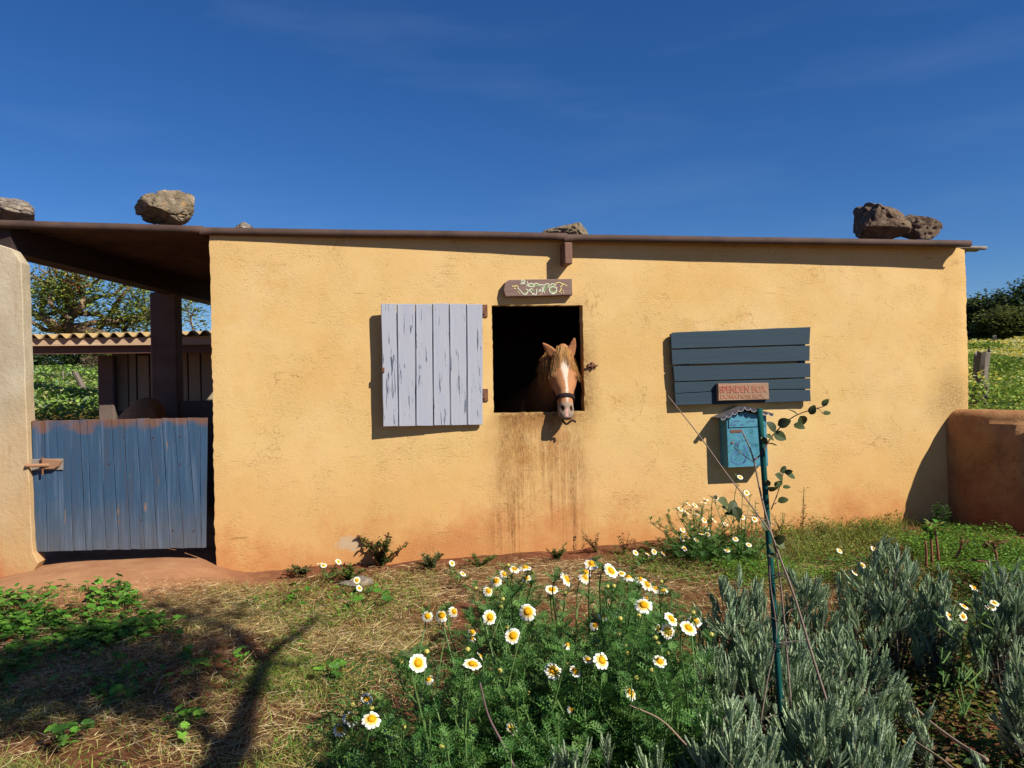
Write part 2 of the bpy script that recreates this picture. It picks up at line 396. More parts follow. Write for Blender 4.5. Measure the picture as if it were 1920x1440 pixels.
def m_leaf(name, trans=0.3, rough=0.55, spec=0.3):
    n = NT(name); c = n.att(); v = n.noise(n.ob(), 130, 2)
    c = n.mix(n.math('MULTIPLY', v, 0.5), c, (0.0, 0.0, 0.0), 'MIX') if False else c
    return n.done(c, rough, None, 0.0, spec, trans)

def m_soil():
    n = NT('red_soil'); p = n.pos(); x, y, z = n.sep(p)
    a = n.noise(p, 1.6, 6, 0.6); b = n.noise(p, 14, 6, 0.68); f = n.noise(p, 90, 4, 0.7)
    c = n.ramp(b, [(0.28, lin(80, 48, 32)), (0.5, lin(110, 68, 46)), (0.72, lin(138, 94, 66))])
    c = n.mix(n.math('MULTIPLY', n.step(a, 0.5, 0.7), 0.5), c, lin(98, 72, 48))
    # trodden pale earth in front of the gate
    gx = n.rng(n.math('ADD', x, n.math('MULTIPLY', a, 0.5)), -0.1, -0.85); gy = n.rng(n.math('ADD', y, n.math('MULTIPLY', n.math('SUBTRACT', a, 0.5), 0.5)), -0.86, -0.62)
    pale = n.ramp(n.noise(p, 5, 5, 0.6), [(0.3, lin(140, 96, 66)), (0.7, lin(166, 124, 90))])
    c = n.mix(n.math('MULTIPLY', gx, gy), c, pale)
    far = n.rng(y, 4.0, 7.0); c = n.mix(far, c, n.ramp(b, [(0.35, lin(96, 104, 44)), (0.7, lin(150, 100, 66))]))
    peb = n.voro(p, 55); h = n.math('ADD', n.math('MULTIPLY', b, 1.0), n.math('MULTIPLY', f, 0.35))
    rough_amt = n.math('SUBTRACT', 1.0, n.math('MULTIPLY', n.math('MULTIPLY', gx, gy), 0.75))
    return n.done(c, 0.95, n.bump(n.math('MULTIPLY', h, rough_amt), 0.8, 0.03), spec=0.1)

def m_field():
    n = NT('field_earth'); p = n.pos(); b = n.noise(p, 2.2, 6, 0.65)
    return n.done(n.ramp(b, [(0.35, lin(60, 84, 30)), (0.55, lin(96, 112, 44)), (0.72, lin(140, 128, 66))]), 0.95, n.bump(n.noise(p, 12, 5), 0.8, 0.1), spec=0.1)

def m_rock(name, c1, c2, lichen, white=0.3):
    n = NT(name); p = n.ob(); a = n.noise(p, 14, 7, 0.68); z = n.sep(n.node('ShaderNodeNewGeometry').outputs['Normal'])[2]
    c = n.ramp(a, [(0.25, c1), (0.5, c2), (0.75, tuple(min(1, q * 1.5) for q in c2))])
    l = n.math('MULTIPLY', n.step(n.noise(p, 6.5, 4, 0.6), 0.54, 0.62), n.rng(z, 0.1, 0.7)); c = n.mix(l, c, lichen)
    c = n.mix(n.math('MULTIPLY', n.step(n.noise(p, 30, 3, 0.6), 0.6, 0.68), white), c, lin(214, 206, 190))
    c = n.mix(n.step(n.noise(p, 22, 4, 0.7), 0.40, 0.33), c, tuple(q * 0.3 for q in c1))
    return n.done(c, 0.92, n.bump(n.noise(p, 26, 8, 0.75), 1.0, 0.045), spec=0.15)

M = {}
M['plaster'] = m_plaster()
M['soil'] = m_soil(); M['field'] = m_field()
def m_adobe(name='brown_render'):
    n = NT(name); p = n.pos(); z = n.sep(p)[2]; a = n.noise(p, 3.2, 6, 0.62); b = n.noise(p, 22, 5, 0.7)
    c = n.ramp(a, [(0.3, lin(126, 88, 60)), (0.5, lin(154, 110, 74)), (0.68, lin(166, 126, 86))])
    c = n.mix(n.math('MULTIPLY', n.rng(n.math('ADD', z, n.math('MULTIPLY', n.math('SUBTRACT', a, 0.5), 0.6)), 0.45, 0.05), 0.8), c, lin(140, 82, 52))
    c = n.mix(n.math('MULTIPLY', n.step(b, 0.55, 0.7), 0.5), c, lin(88, 66, 44))
    return n.done(c, 0.93, n.bump(n.math('ADD', b, n.math('MULTIPLY', n.noise(p, 110, 3), 0.3)), 0.7, 0.012), spec=0.12)
M['adobe'] = m_adobe()
def m_post():
    n = NT('pale_cement_render'); p = n.pos(); z = n.sep(p)[2]; a = n.noise(p, 4, 6, 0.62); b = n.noise(p, 34, 5, 0.68)
    c = n.ramp(a, [(0.3, lin(154, 140, 116)), (0.7, lin(180, 168, 144))])
    hz = n.math('ADD', z, n.math('MULTIPLY', n.math('SUBTRACT', n.noise(n.map(p, (4, 4, 1.2)), 1.2, 5), 0.5), 1.2))
    c = n.mix(n.math('MULTIPLY', n.rng(hz, 1.25, 0.35), 0.8), c, lin(180, 142, 90))
    c = n.mix(n.math('MULTIPLY', n.rng(hz, 0.3, 0.0), 0.8), c, lin(168, 104, 66))
    st = n.step(n.noise(n.map(p, (30, 30, 3)), 1.0, 5, 0.7), 0.58, 0.7); c = n.mix(n.math('MULTIPLY', st, 0.45), c, lin(136, 104, 66))
    return n.done(c, 0.92, n.bump(b, 0.5, 0.01), spec=0.12)
M['post'] = m_post()
M['shutter'] = m_wood('weathered_white_paint', lin(118, 132, 160), lin(132, 136, 148), lin(160, 162, 170), 0.425, 2, lin(66, 76, 94), 90, worn2=lin(128, 140, 166))
M['gate'] = m_wood('faded_blue_paint', lin(40, 60, 84), lin(56, 82, 108), lin(40, 68, 94), 0.38, 2, lin(120, 96, 80), 55, dirt=(0.2, 0.55, lin(92, 88, 84), 0.985, 1.045))
M['board'] = m_wood('slate_blue_paint', lin(28, 44, 56), lin(26, 42, 52), lin(42, 62, 74), 0.36, 0, lin(24, 30, 34), 60)
M['signwood'] = m_wood('dark_weathered_wood', lin(96, 74, 66), lin(132, 108, 98), axis=0, stripes=80)
M['donwood'] = m_wood('pale_weathered_wood', lin(170, 138, 112), lin(136, 106, 84), axis=0, stripes=90)
M['rafter'] = m_wood('brown_beam_wood', lin(132, 98, 80), lin(110, 80, 66), axis=1, stripes=60)
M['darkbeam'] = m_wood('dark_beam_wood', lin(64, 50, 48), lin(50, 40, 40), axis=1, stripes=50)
M['greywood'] = m_wood('silver_grey_wood', lin(128, 116, 102), lin(92, 82, 74), axis=2, stripes=46, bump=0.9)
M['shedwood'] = m_wood('whitewashed_boards', lin(150, 134, 110), lin(120, 104, 84), lin(168, 152, 126), 0.3, 2, lin(96, 76, 60), 40)
M['fascia'] = m_wood('pale_plank', lin(196, 168, 138), lin(168, 138, 108), axis=0, stripes=50)
M['rust'] = m_plain('rusty_iron', lin(80, 52, 40), lin(126, 84, 60), 40, 0.75, 0.4, 200)
M['sheet'] = m_plain('brown_roof_sheet', lin(62, 46, 40), lin(86, 66, 56), 5, 0.8, 0.35, 160)
M['fibre'] = m_plain('lichen_fibre_cement', lin(132, 108, 66), lin(158, 136, 98), 9, 0.92, 0.5, 90, c3=lin(160, 124, 56))
M['concrete'] = m_plain('grey_concrete', lin(104, 96, 86), lin(134, 126, 114), 8, 0.9, 0.4, 60)
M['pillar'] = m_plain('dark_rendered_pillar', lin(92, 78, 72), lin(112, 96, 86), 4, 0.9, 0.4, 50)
M['stone_a'] = m_rock('grey_limestone', lin(92, 80, 66), lin(148, 132, 108), lin(198, 146, 44))
M['stone_b'] = m_rock('brown_tufa', lin(78, 64, 54), lin(124, 104, 86), lin(140, 120, 92), 0.3)
M['stone_c'] = m_rock('white_spotted_rock', lin(92, 82, 76), lin(150, 138, 126), lin(206, 184, 140), 0.8)
M['leaf'] = m_leaf('leaf', 0.3); M['leaf_dull'] = m_leaf('felted_leaf', 0.28, 0.85, 0.12); M['straw'] = m_leaf('dry_straw', 0.12, 0.7, 0.15)
M['bark'] = m_leaf('bark', 0.0, 0.9, 0.1); M['petal'] = m_leaf('petal', 0.22, 0.7, 0.15); M['hair'] = m_leaf('horse_hair', 0.12, 0.6, 0.25)
def m_tinted(name, rough=0.6, spec=0.3, metal=0.0):
    return m_leaf(name, 0.0, rough, spec)
M['paint'] = m_tinted('sign_paint', 0.7, 0.2)

# ------------------------------------------------------------------ numpy value noise
def vnoise(x, y, seed=0):
    x = np.asarray(x, float); y = np.asarray(y, float)
    xi, yi = np.floor(x).astype(np.int64), np.floor(y).astype(np.int64); fx, fy = x - xi, y - yi
    fx = fx * fx * (3 - 2 * fx); fy = fy * fy * (3 - 2 * fy)
    def h(a, b):
        v = np.sin(a * 127.1 + b * 311.7 + seed * 74.7) * 43758.5453; return v - np.floor(v)
    return (h(xi, yi) * (1 - fx) + h(xi + 1, yi) * fx) * (1 - fy) + (h(xi, yi + 1) * (1 - fx) + h(xi + 1, yi + 1) * fx) * fy
def sstep(v, a, b):
    t = np.clip((np.asarray(v, float) - a) / (b - a), 0, 1); return t * t * (3 - 2 * t)

# ------------------------------------------------------------------ ground
def ground_h(x, y):
    x = np.asarray(x, float); y = np.asarray(y, float)
    h = 0.05 * (vnoise(x * 1.3, y * 1.3, 1) - 0.5) + 0.028 * (vnoise(x * 4, y * 4, 2) - 0.5) + 0.012 * (vnoise(x * 13, y * 13, 3) - 0.5)
    calm = sstep(x, -0.6, -1.1) * sstep(y, -1.0, -0.6); h = h * (1 - 0.8 * calm)
    h = h + 0.115 * np.exp(-((x + 1.55) / 0.75) ** 4) * sstep(y, -1.0, -0.15)                    # ramp before the gate
    h = h + 0.025 * sstep(y, -0.35, -0.05) * sstep(x, 0.2, 1.2)                                   # earth banked on the wall
    h = h + 0.015 * sstep(y, -0.9, -0.2) * sstep(x, 2.4, 3.4)
    h = h + (0.85 * sstep(y, 4.4, 7.0) + 0.05 * np.clip(y - 7.0, 0, 40))
    return h
xs = np.concatenate([np.linspace(-160, -6, 24)[:-1], np.arange(-6, 8, 0.06), np.linspace(8, 160, 24)])
ys = np.concatenate([np.linspace(-80, -4.3, 14)[:-1], np.arange(-4.3, 0.5, 0.06), np.arange(0.5, 12, 0.4), np.linspace(12, 220, 26)])
GX, GY = np.meshgrid(xs, ys); GZ = ground_h(GX, GY)
nx, ny = len(xs), len(ys); idx = np.arange(nx * ny).reshape(ny, nx)
gq = np.stack([idx[:-1, :-1], idx[:-1, 1:], idx[1:, 1:], idx[1:, :-1]], -1).reshape(-1, 4)
ground = obj('ground', mesh_from('ground', np.stack([GX, GY, GZ], -1).reshape(-1, 3), [gq], [M['soil']], smooth=True), kind='structure')
ground['label'] = 'red earth ground in front of the stable'

# raised field on the right, held by the low boundary wall
WP = np.array([(4.70, 0.03), (4.76, -0.32), (4.92, -0.62), (5.13, -0.86), (5.6, -1.22), (6.6, -1.7), (9.5, -2.4)])
def field_h(x, y): return 0.74 + 0.066 * np.clip(y, -3, 34) + 0.1 * (vnoise(x * 0.7, y * 0.7, 5) - 0.5) + 0.012 * np.clip(x - 6, 0, 60)
fx_ = np.concatenate([np.arange(4.93, 14, 0.35), np.linspace(14, 150, 22)])
rows = []
fyp = np.concatenate([np.linspace(0, 0.3, 40)[:-1], np.linspace(0.3, 1, 14)])
for x in fx_:
    y0 = np.interp(x, WP[:, 0], WP[:, 1]) + 0.12; yy = y0 + (200 - y0) * fyp ** 1.5
    rows.append(np.stack([np.full_like(yy, x), yy, field_h(x, yy)], -1))
fv = np.array(rows); nxf, nyf = fv.shape[:2]; idx = np.arange(nxf * nyf).reshape(nxf, nyf)
fq = np.stack([idx[:-1, :-1], idx[1:, :-1], idx[1:, 1:], idx[:-1, 1:]], -1).reshape(-1, 4)
field = obj('field', mesh_from('field', fv.reshape(-1, 3), [fq], [M['field']], smooth=True), kind='structure')
field['label'] = 'raised flowering field beyond the low wall'

# ------------------------------------------------------------------ stable
st = thing('stable', 'low ochre plastered horse stable with brown corrugated roof', 'stable', ((HX0 + HX1) / 2, 0, 0))
WT = 0.09
ZT = lambda x: np.interp(x, [on_y(0, 407, -0.1)[0], on_y(390, 420, -0.1)[0], on_y(1060, 435, -0.1)[0], on_y(1812, 449, -0.1)[0]],
                         [on_y(0, 407, -0.1)[2], on_y(390, 420, -0.1)[2], on_y(1060, 435, -0.1)[2], on_y(1812, 449, -0.1)[2]])
# front wall: grid with the window left open, edges crumbly, reveals turned in
gx = np.unique(np.round(np.concatenate([np.linspace(HX0, WX0, 36), np.linspace(WX0, WX1, 24), np.linspace(WX1, HX1, 60)]), 5))
gz = np.unique(np.round(np.concatenate([np.linspace(-0.25, WZ0, 40), np.linspace(WZ0, WZ1, 30), np.linspace(WZ1, 1.0, 12) * 0 + np.linspace(WZ1, ZT(HX0) - 0.035, 12)]), 5))
ix = lambda a, v: int(np.argmin(abs(a - v)))
wi0, wi1, wj0, wj1 = ix(gx, WX0), ix(gx, WX1), ix(gz, WZ0), ix(gz, WZ1)
VV = []; vid = {}
rw = np.random.default_rng(3)
for j, z in enumerate(gz):
    for i, x in enumerate(gx):
        if wi0 < i < wi1 and wj0 < j < wj1: continue
        zz = min(z, ZT(x) - 0.03) if j == len(gz) - 1 else min(z, ZT(x) - 0.05 - 0.02 * (len(gz) - 1 - j) / len(gz))
        yy = 0.008 * (vnoise(x * 1.7, z * 1.7, 8) - 0.5) + 0.003 * (vnoise(x * 6, z * 6, 9) - 0.5)
        xx = x
        if i == 0: xx += 0.012 * (vnoise(0, z * 4, 4) - 0.5) + 0.0022 * rw.normal(); yy += 0.003
        if i == len(gx) - 1: xx += 0.022 * (vnoise(3, z * 3, 6) - 0.5) + 0.003 * rw.normal() + 0.012 * sstep(z, 1.7, 0.9); yy += 0.01
        onw = (i in (wi0, wi1) and wj0 <= j <= wj1) or (j in (wj0, wj1) and wi0 <= i <= wi1)
        if onw:
            yy += 0.006
            if i in (wi0, wi1): xx += 0.0016 * rw.normal()
            if j in (wj0, wj1): zz += 0.0018 * rw.normal()
        vid[(i, j)] = len(VV); VV.append((xx, yy, zz))
FF = []
for j in range(len(gz) - 1):
    for i in range(len(gx) - 1):
        if wi0 <= i < wi1 and wj0 <= j < wj1: continue
        FF.append((vid[i, j], vid[i + 1, j], vid[i + 1, j + 1], vid[i, j + 1]))
def turn_in(loop, closed):
    base = len(VV); m = len(loop)
    for v in loop: VV.append(VV[v])
    for v in loop: VV.append((VV[v][0], WT, VV[v][2]))
    for k in range(m):
        k2 = (k + 1) % m; FF.append((base + k, base + k2, base + m + k2, base + m + k))
wl = [vid[i, wj0] for i in range(wi0, wi1)] + [vid[wi1, j] for j in range(wj0, wj1)] + [vid[i, wj1] for i in range(wi1, wi0, -1)] + [vid[wi0, j] for j in range(wj1, wj0, -1)]
turn_in(wl, True)
ol = [vid[0, j] for j in range(len(gz) - 1, -1, -1)] + [vid[i, 0] for i in range(1, len(gx))] + [vid[len(gx) - 1, j] for j in range(1, len(gz))] + [vid[i, len(gz) - 1] for i in range(len(gx) - 2, 0, -1)]
turn_in(ol[::-1], True)
part('front_wall', VV, FF, M['plaster'], st, smooth=False, label='ochre plastered front wall with stained opening')
for p_ in st.children[-1].data.polygons: p_.use_smooth = True
# inner skin of the front wall and the other walls
zt = float(ZT(HX1)) - 0.06
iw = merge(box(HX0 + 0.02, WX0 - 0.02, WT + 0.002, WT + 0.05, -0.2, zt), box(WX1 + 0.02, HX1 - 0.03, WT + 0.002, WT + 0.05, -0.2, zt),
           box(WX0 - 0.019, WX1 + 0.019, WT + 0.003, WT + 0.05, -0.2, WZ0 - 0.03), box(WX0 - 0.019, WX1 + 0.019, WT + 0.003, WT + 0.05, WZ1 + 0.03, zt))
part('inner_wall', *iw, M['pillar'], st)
part('side_wall', *box(HX0 + 0.012, HX0 + 0.2, WT + 0.052, 3.0, -0.2, zt + 0.05), M['plaster'], st)
part('side_wall', *box(HX1 - 0.22, HX1 - 0.012, WT + 0.052, 3.0, -0.2, zt + 0.02), M['plaster'], st)
part('back_wall', *box(HX0 + 0.02, HX1 - 0.02, 3.003, 3.2, -0.2, zt + 0.02), M['pillar'], st)

# roof of corrugated sheets, ribs running along the wall, each sheet a part
YO = lambda x: np.interp(x, [HX0 - 1, HX0, on_y(1060, 435, 0)[0], HX1], [0.07, 0.065, 0.0, -0.05])
def roof_sheet(x0, x1, dz, seed, y0=-0.10, y1=3.45, nxs=30, lip=0.055, skew=False):
    pr = [(y0 + 0.022, -lip), (y0 + 0.006, -lip * 0.92), (y0 - 0.003, -lip * 0.6), (y0, -lip * 0.25), (y0 + 0.012, -0.004), (y0 + 0.03, 0.0)]
    yy = np.arange(y0 + 0.03, y1, 0.03); pr += [(y, -0.014 + 0.014 * math.cos((y - y0 - 0.03) / 0.15 * 2 * math.pi)) for y in yy[1:]]
    pr = np.array(pr); X = np.linspace(x0, x1, nxs); r = np.random.default_rng(seed); V = []
    for t in (0.0, -0.007):
        for x in X:
            w = 0.004 * (vnoise(x * 2.1, seed, seed) - 0.5)
            V.append(np.stack([np.full(len(pr), x), pr[:, 0] + YO(x) + (0.006 if t else 0), pr[:, 1] + ZT(x) + dz + w + t], -1))
    V = np.array(V).reshape(2, nxs, len(pr), 3)
    if skew:
        yq = V[..., 1]; xl = np.interp(yq, [-0.1, 0.35, 3.4], [x0, -2.25, -1.42]); V[..., 0] = x1 + (V[..., 0] - x1) * (x1 - xl) / (x1 - x0)
    V[1, :, :4, 2] = V[0, :, :4, 2] ; k = len(pr); idx = np.arange(2 * nxs * k).reshape(2, nxs, k); Fq = []
    top = idx[0]; bot = idx[1]
    f = lambda a: np.stack([a[:-1, :-1], a[1:, :-1], a[1:, 1:], a[:-1, 1:]], -1).reshape(-1, 4)
    Fq = [f(top)[:, ::-1], f(bot)]
    for e in (0, nxs - 1): Fq.append(np.stack([top[e, :-1], top[e, 1:], bot[e, 1:], bot[e, :-1]], -1))
    for e in (0, k - 1): Fq.append(np.stack([top[:-1, e], top[1:, e], bot[1:, e], bot[:-1, e]], -1))
    return V.reshape(-1, 3), Fq
xr = lambda px: on_y(px, 432, -0.1)[0]
for a_, b_, dz, sd in ((-330, 376, 0.004, 1), (370, 1064, 0.0, 2), (1058, 1813, -0.010, 3)):
    part('roof_sheet', *roof_sheet(xr(a_), xr(b_), dz, sd, skew=(sd == 1)), M['sheet'], st, smooth=True)
V_, F_ = roof_sheet(xr(1780), on_y(1851, 460, 0.0)[0], -0.026, 5, 0.05, 3.2, 8, 0.034)
part('roof_sheet', V_, F_, M['concrete'], st, smooth=True, label='grey broken sheet end sticking out past the wall')
# rafter end under the eave, rafters inside
rc = on_y(1066, 470, -0.12)
part('rafter', *box(rc[0] - 0.028, rc[0] + 0.030, -0.115, 3.1, on_y(1066, 495, -0.115)[2], ZT(rc[0]) - 0.075, 0.006), M['rafter'], st, label='brown rafter end poking out under the eave')
V_, F_ = box(HX0 + 0.25, HX1 - 0.3, 1.5, 1.62, zt - 0.12, zt + 0.0); part('purlin', V_, F_, M['darkbeam'], st)
# open bay on the left: masonry post, side beam, rear pillar
V_, F_ = prism([(-90, 455), (0, 459), (22, 466), (40, 492), (43, 560), (45, 640), (49, 760), (52, 840), (57, 950), (62, 1036), (72, 1056), (58, 1078), (0, 1112), (-90, 1140)], -0.03, 0.13, 0.005, 0.07, 0.002)
part('gate_post', V_, F_, M['post'], st, smooth=False, label='pale cement rendered post beside the blue gate')
def obox(p1, p2, w, h):
    d = unit(p2 - p1); s_ = unit(np.cross(d, (0, 0, 1))); u_ = np.cross(s_, d); V = []
    for p in (p1, p2):
        for a, b in ((0, 0), (-1, 0), (-1, 1), (0, 1)): V.append(p + s_ * a * w + u_ * b * h)
    return V, [(0, 1, 2, 3), (7, 6, 5, 4), (0, 4, 5, 1), (1, 5, 6, 2), (2, 6, 7, 3), (3, 7, 4, 0)]
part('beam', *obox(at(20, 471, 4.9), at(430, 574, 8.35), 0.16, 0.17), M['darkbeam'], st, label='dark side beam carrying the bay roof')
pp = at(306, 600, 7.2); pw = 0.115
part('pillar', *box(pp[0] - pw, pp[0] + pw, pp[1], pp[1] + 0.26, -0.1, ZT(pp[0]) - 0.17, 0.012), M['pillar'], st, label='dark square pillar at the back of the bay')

# gate in the bay: one object per board
gate = bpy.data.objects.new('gate', None); link(gate, st); gate['label'] = 'faded blue boarded half gate, muddy at the bottom'
for z_ in (0.86, 0.32): part('rail', *box(on_y(66, 860, 0.052)[0], on_y(384, 860, 0.052)[0], 0.052, 0.075, z_, z_ + 0.09), M['gate'], gate)
gtop = [59, 82, 105, 128.5, 149, 163, 186.5, 208.5, 231.6, 255, 279.5, 303, 326, 350.7, 374, 389]; gbot = [64, 88.5, 113, 136.5, 161, 173, 199, 223, 245, 271, 295, 319, 344.5, 369, 377, 386]
gbot = [64 + (b - 64) * 1.0 for b in gbot]
rg = np.random.default_rng(11)
for k in range(len(gtop) - 1):
    a, b, c, d = gtop[k] + 0.22, gtop[k + 1] - 0.22, gbot[k + 1] - 0.22, gbot[k] + 0.22
    yt = lambda x: 789 - (x - 59) * 0.018 + rg.normal(0, 0.5); yb = lambda x: 1034.5 - (x - 64) * 0.023 + rg.normal(0, 0.6)
    V_, F_ = prism([(a, yt(a)), (b, yt(b)), (c, yb(c)), (d, yb(d))], 0.028 + rg.normal(0, 0.0012), 0.022, 0.0022, 0.12, 0.0008)
    part('plank', V_, F_, M['gate'], gate)
gz_ = lambda px, py, y=0.0: on_y(px, py, y)
lb = Batch()
V_, F_ = prism([(52, 861), (118, 860), (118, 881), (55, 882)], 0.018, 0.008, 0.002); lb.raw(V_, [np.array([f]) for f in F_], lin(128, 120, 112))
V_, F_ = prism([(77, 860), (104, 861), (116, 864), (110, 874), (100, 880), (78, 880)], -0.004, 0.022, 0.004); lb.raw(V_, [np.array([f]) for f in F_], lin(142, 108, 84))
a_, b_ = on_y(48, 873, -0.045), on_y(92, 872, 0.0); tube(lb, np.array([a_, b_]), 0.011, lin(150, 112, 84), 8)
tube(lb, np.array([on_y(79, 857, 0.0), on_y(80, 890, 0.0)]), 0.006, lin(120, 84, 62), 6)
lb.part('latch', M['bark'], gate, label='rusty sliding bolt of the blue gate')
for x, y in ((233, 820), (287, 820), (338, 819), (85, 792), (324, 995), (363, 996), (115, 868), (338, 870), (205, 870), (265, 975)):
    nb = Batch(); c = on_y(x, y, 0.0262); nb.raw(np.array([c + (math.cos(t) * 0.006, 0, math.sin(t) * 0.006) for t in np.arange(8) / 8 * 2 * np.pi]), [np.arange(8)[None]], lin(70, 54, 48)); nb.part('nail', M['bark'], gate)

# shutter folded back on the wall: six boards, hinges
shy = lambda px, py=0: -0.036 - 0.045 * (905 - px) / 190.0
sht = bpy.data.objects.new('shutter', None); link(sht, st); sht['label'] = 'weathered white wooden shutter folded open against the wall'
for y_ in (622, 759): part('batten', *obox(on_y(723, y_, shy(722) + 0.026), on_y(902, y_, shy(902) + 0.026), -0.018, 0.07), M['shutter'], sht)
T_ = [714, 743.4, 778.3, 810.2, 841.5, 874, 905]; B_ = [718, 746.5, 779.2, 812, 844, 875.8, 905.5]
rg = np.random.default_rng(5)
for k in range(6):
    a, b, c, d = T_[k] + 0.45, T_[k + 1] - 0.45, B_[k + 1] - 0.45, B_[k] + 0.45
    ytop = 569.8 + rg.normal(0, 0.4); yb0 = 799.5 - (d - 718) * 0.015; yb1 = 799.5 - (c - 718) * 0.015; j = rg.normal(0, 0.0015)
    V_, F_ = prism([(a, ytop), (b, ytop + rg.normal(0, 0.2)), (c, yb1 + rg.normal(0, 0.3)), (d, yb0 + rg.normal(0, 0.3))], lambda px, py, j=j: shy(px) + j, 0.022, 0.003, 0.10, 0.0012)
    part('plank', V_, F_, M['shutter'], sht)
    if 0 < k < 6:       # bead moulding beside each joint
        V_, F_ = prism([(a + 1.5, ytop + 1.5), (a + 3.6, ytop + 1.5), (d + 3.6, yb0 - 1.5), (d + 1.5, yb0 - 1.5)], lambda px, py, j=j: shy(px) + j - 0.0035, 0.006, 0.0012)
        part('bead', V_, F_, M['shutter'], sht)
for y in (582, 740):
    x = 905 if y < 600 else 906
    hv = merge(prism([(x, y - 11), (x + 9, y - 11), (x + 9.5, y + 12), (x, y + 12)], -0.012, 0.012, 0.002), prism([(x - 1, y - 7), (x + 4.5, y - 7), (x + 4.5, y + 7), (x - 1, y + 7)], -0.035, 0.025, 0.003))
    part('hinge', *hv, M['rust'], sht)
hv = merge(prism([(716, 689), (721, 689), (721, 698), (716, 698)], shy(716) - 0.012, 0.014, 0.002))
part('hook_eye', *hv, M['rust'], sht)
wh = merge(prism([(1103, 682), (1116, 681), (1117, 689), (1104, 690)], -0.008, 0.02, 0.002), prism([(1102, 685), (1122, 684), (1121, 687), (1102, 688)], -0.02, 0.012, 0.002), prism([(1109, 679), (1113, 679), (1112, 693), (1110, 693)], -0.016, 0.02, 0.002))
part('wall_catch', *wh, M['rust'], st, label='rusty shutter catch beside the opening')

# ------------------------------------------------------------------ signs and mailbox
def sx(x): return 940 + x / 13.714
def sy(y): return 515 + y / 13.714
sg = thing('name_sign', 'dark weathered name board with white and green lettering above the window', 'sign', on_y(1008, 541, 0))
V_, F_ = prism([(947, 530), (955, 524.5), (1000, 523.6), (1072.5, 522.8), (1073.6, 553.5), (1010, 555.5), (948.5, 556.5), (944, 545)], -0.045, 0.045, 0.004, 0.06, 0.001)
part('board', V_, F_, M['signwood'], sg)
def strokes(name, lines, wpx, color, y, parent, m=sx, n_=sy):
    b = Batch()
    for L in lines:
        P = np.array([on_y(m(a), n_(c), y) for a, c in L])
        P = smooth_path(P, 5 * len(P)) if len(P) > 2 else P
        t = unit(np.gradient(P, axis=0)); s_ = np.stack([-t[:, 2], 0 * t[:, 0], t[:, 0]], -1) * wpx / 2
        k = len(P); V = np.vstack([P - s_, P + s_]); q = np.array([(i, i + 1, k + i + 1, k + i) for i in range(k - 1)])
        b.raw(V, [q], color)
    return b.part(name, M['paint'], parent, kind='stuff')
ringp = lambda cx, cy, r, a0=0, a1=6.28, n=10: [(cx + r * math.cos(t), cy + r * 0.85 * math.sin(t)) for t in np.linspace(a0, a1, n)]
strokes('green_paint', [[(540, 470), (600, 490), (660, 450)], [(700, 275), (780, 265), (840, 290)], [(860, 255), (960, 285), (1040, 285)], [(1080, 340), (1200, 290), (1230, 300)], [(1270, 300), (1380, 275)], [(1110, 420), (1150, 350), (1180, 360)], ringp(1330, 385, 78), [(700, 400), (780, 420)], [(800, 400), (860, 400)], [(540, 200), (600, 230)]], 0.014, lin(124, 140, 98), -0.0462, sg)
strokes('white_paint', [[(500, 150), (560, 140), (610, 170), (560, 200), (500, 190)], [(490, 240), (560, 230), (620, 220)], [(660, 170), (685, 230), (645, 300)],
    [(690, 290), (720, 240), (780, 220), (830, 250), (850, 300), (780, 312), (690, 300)], [(840, 260), (880, 220), (930, 230), (980, 260), (1060, 260), (1100, 280)],
    [(1100, 270), (1150, 240), (1200, 232), (1240, 270), (1200, 330)], [(1260, 270), (1310, 232), (1370, 250), (1400, 290)], [(420, 340), (500, 420), (560, 490), (620, 510), (670, 470), (680, 400), (630, 370)],
    [(680, 400), (740, 420), (790, 470), (800, 510), (840, 480), (860, 512), (900, 500), (915, 360)], [(720, 385), (780, 360), (800, 380)], [(1045, 310), (1050, 380), (1050, 460)], [(960, 440), (1000, 375), (1012, 440)], [(1100, 300), (1080, 400), (1120, 470)],
    ringp(1330, 390, 98), [(1270, 470), (1340, 494), (1420, 450)]], 0.0056, lin(206, 206, 180), -0.0472, sg)
strokes('yellow_paint', [[(270, 290), (330, 300), (390, 280), (440, 330)], [(320, 350), (380, 352)], [(1390, 245), (1420, 215), (1490, 198), (1560, 230), (1620, 252), (1690, 292)], [(1545, 340), (1512, 420), (1480, 440)], [(1580, 250), (1540, 300), (1510, 320)]]
    + [[(a - 12, c), (a + 12, c)] for a, c in ((1590, 400), (1540, 470), (1600, 470), (1430, 328), (1000, 512), (1042, 490), (432, 432), (462, 470))], 0.0068, lin(206, 186, 122), -0.0478, sg)

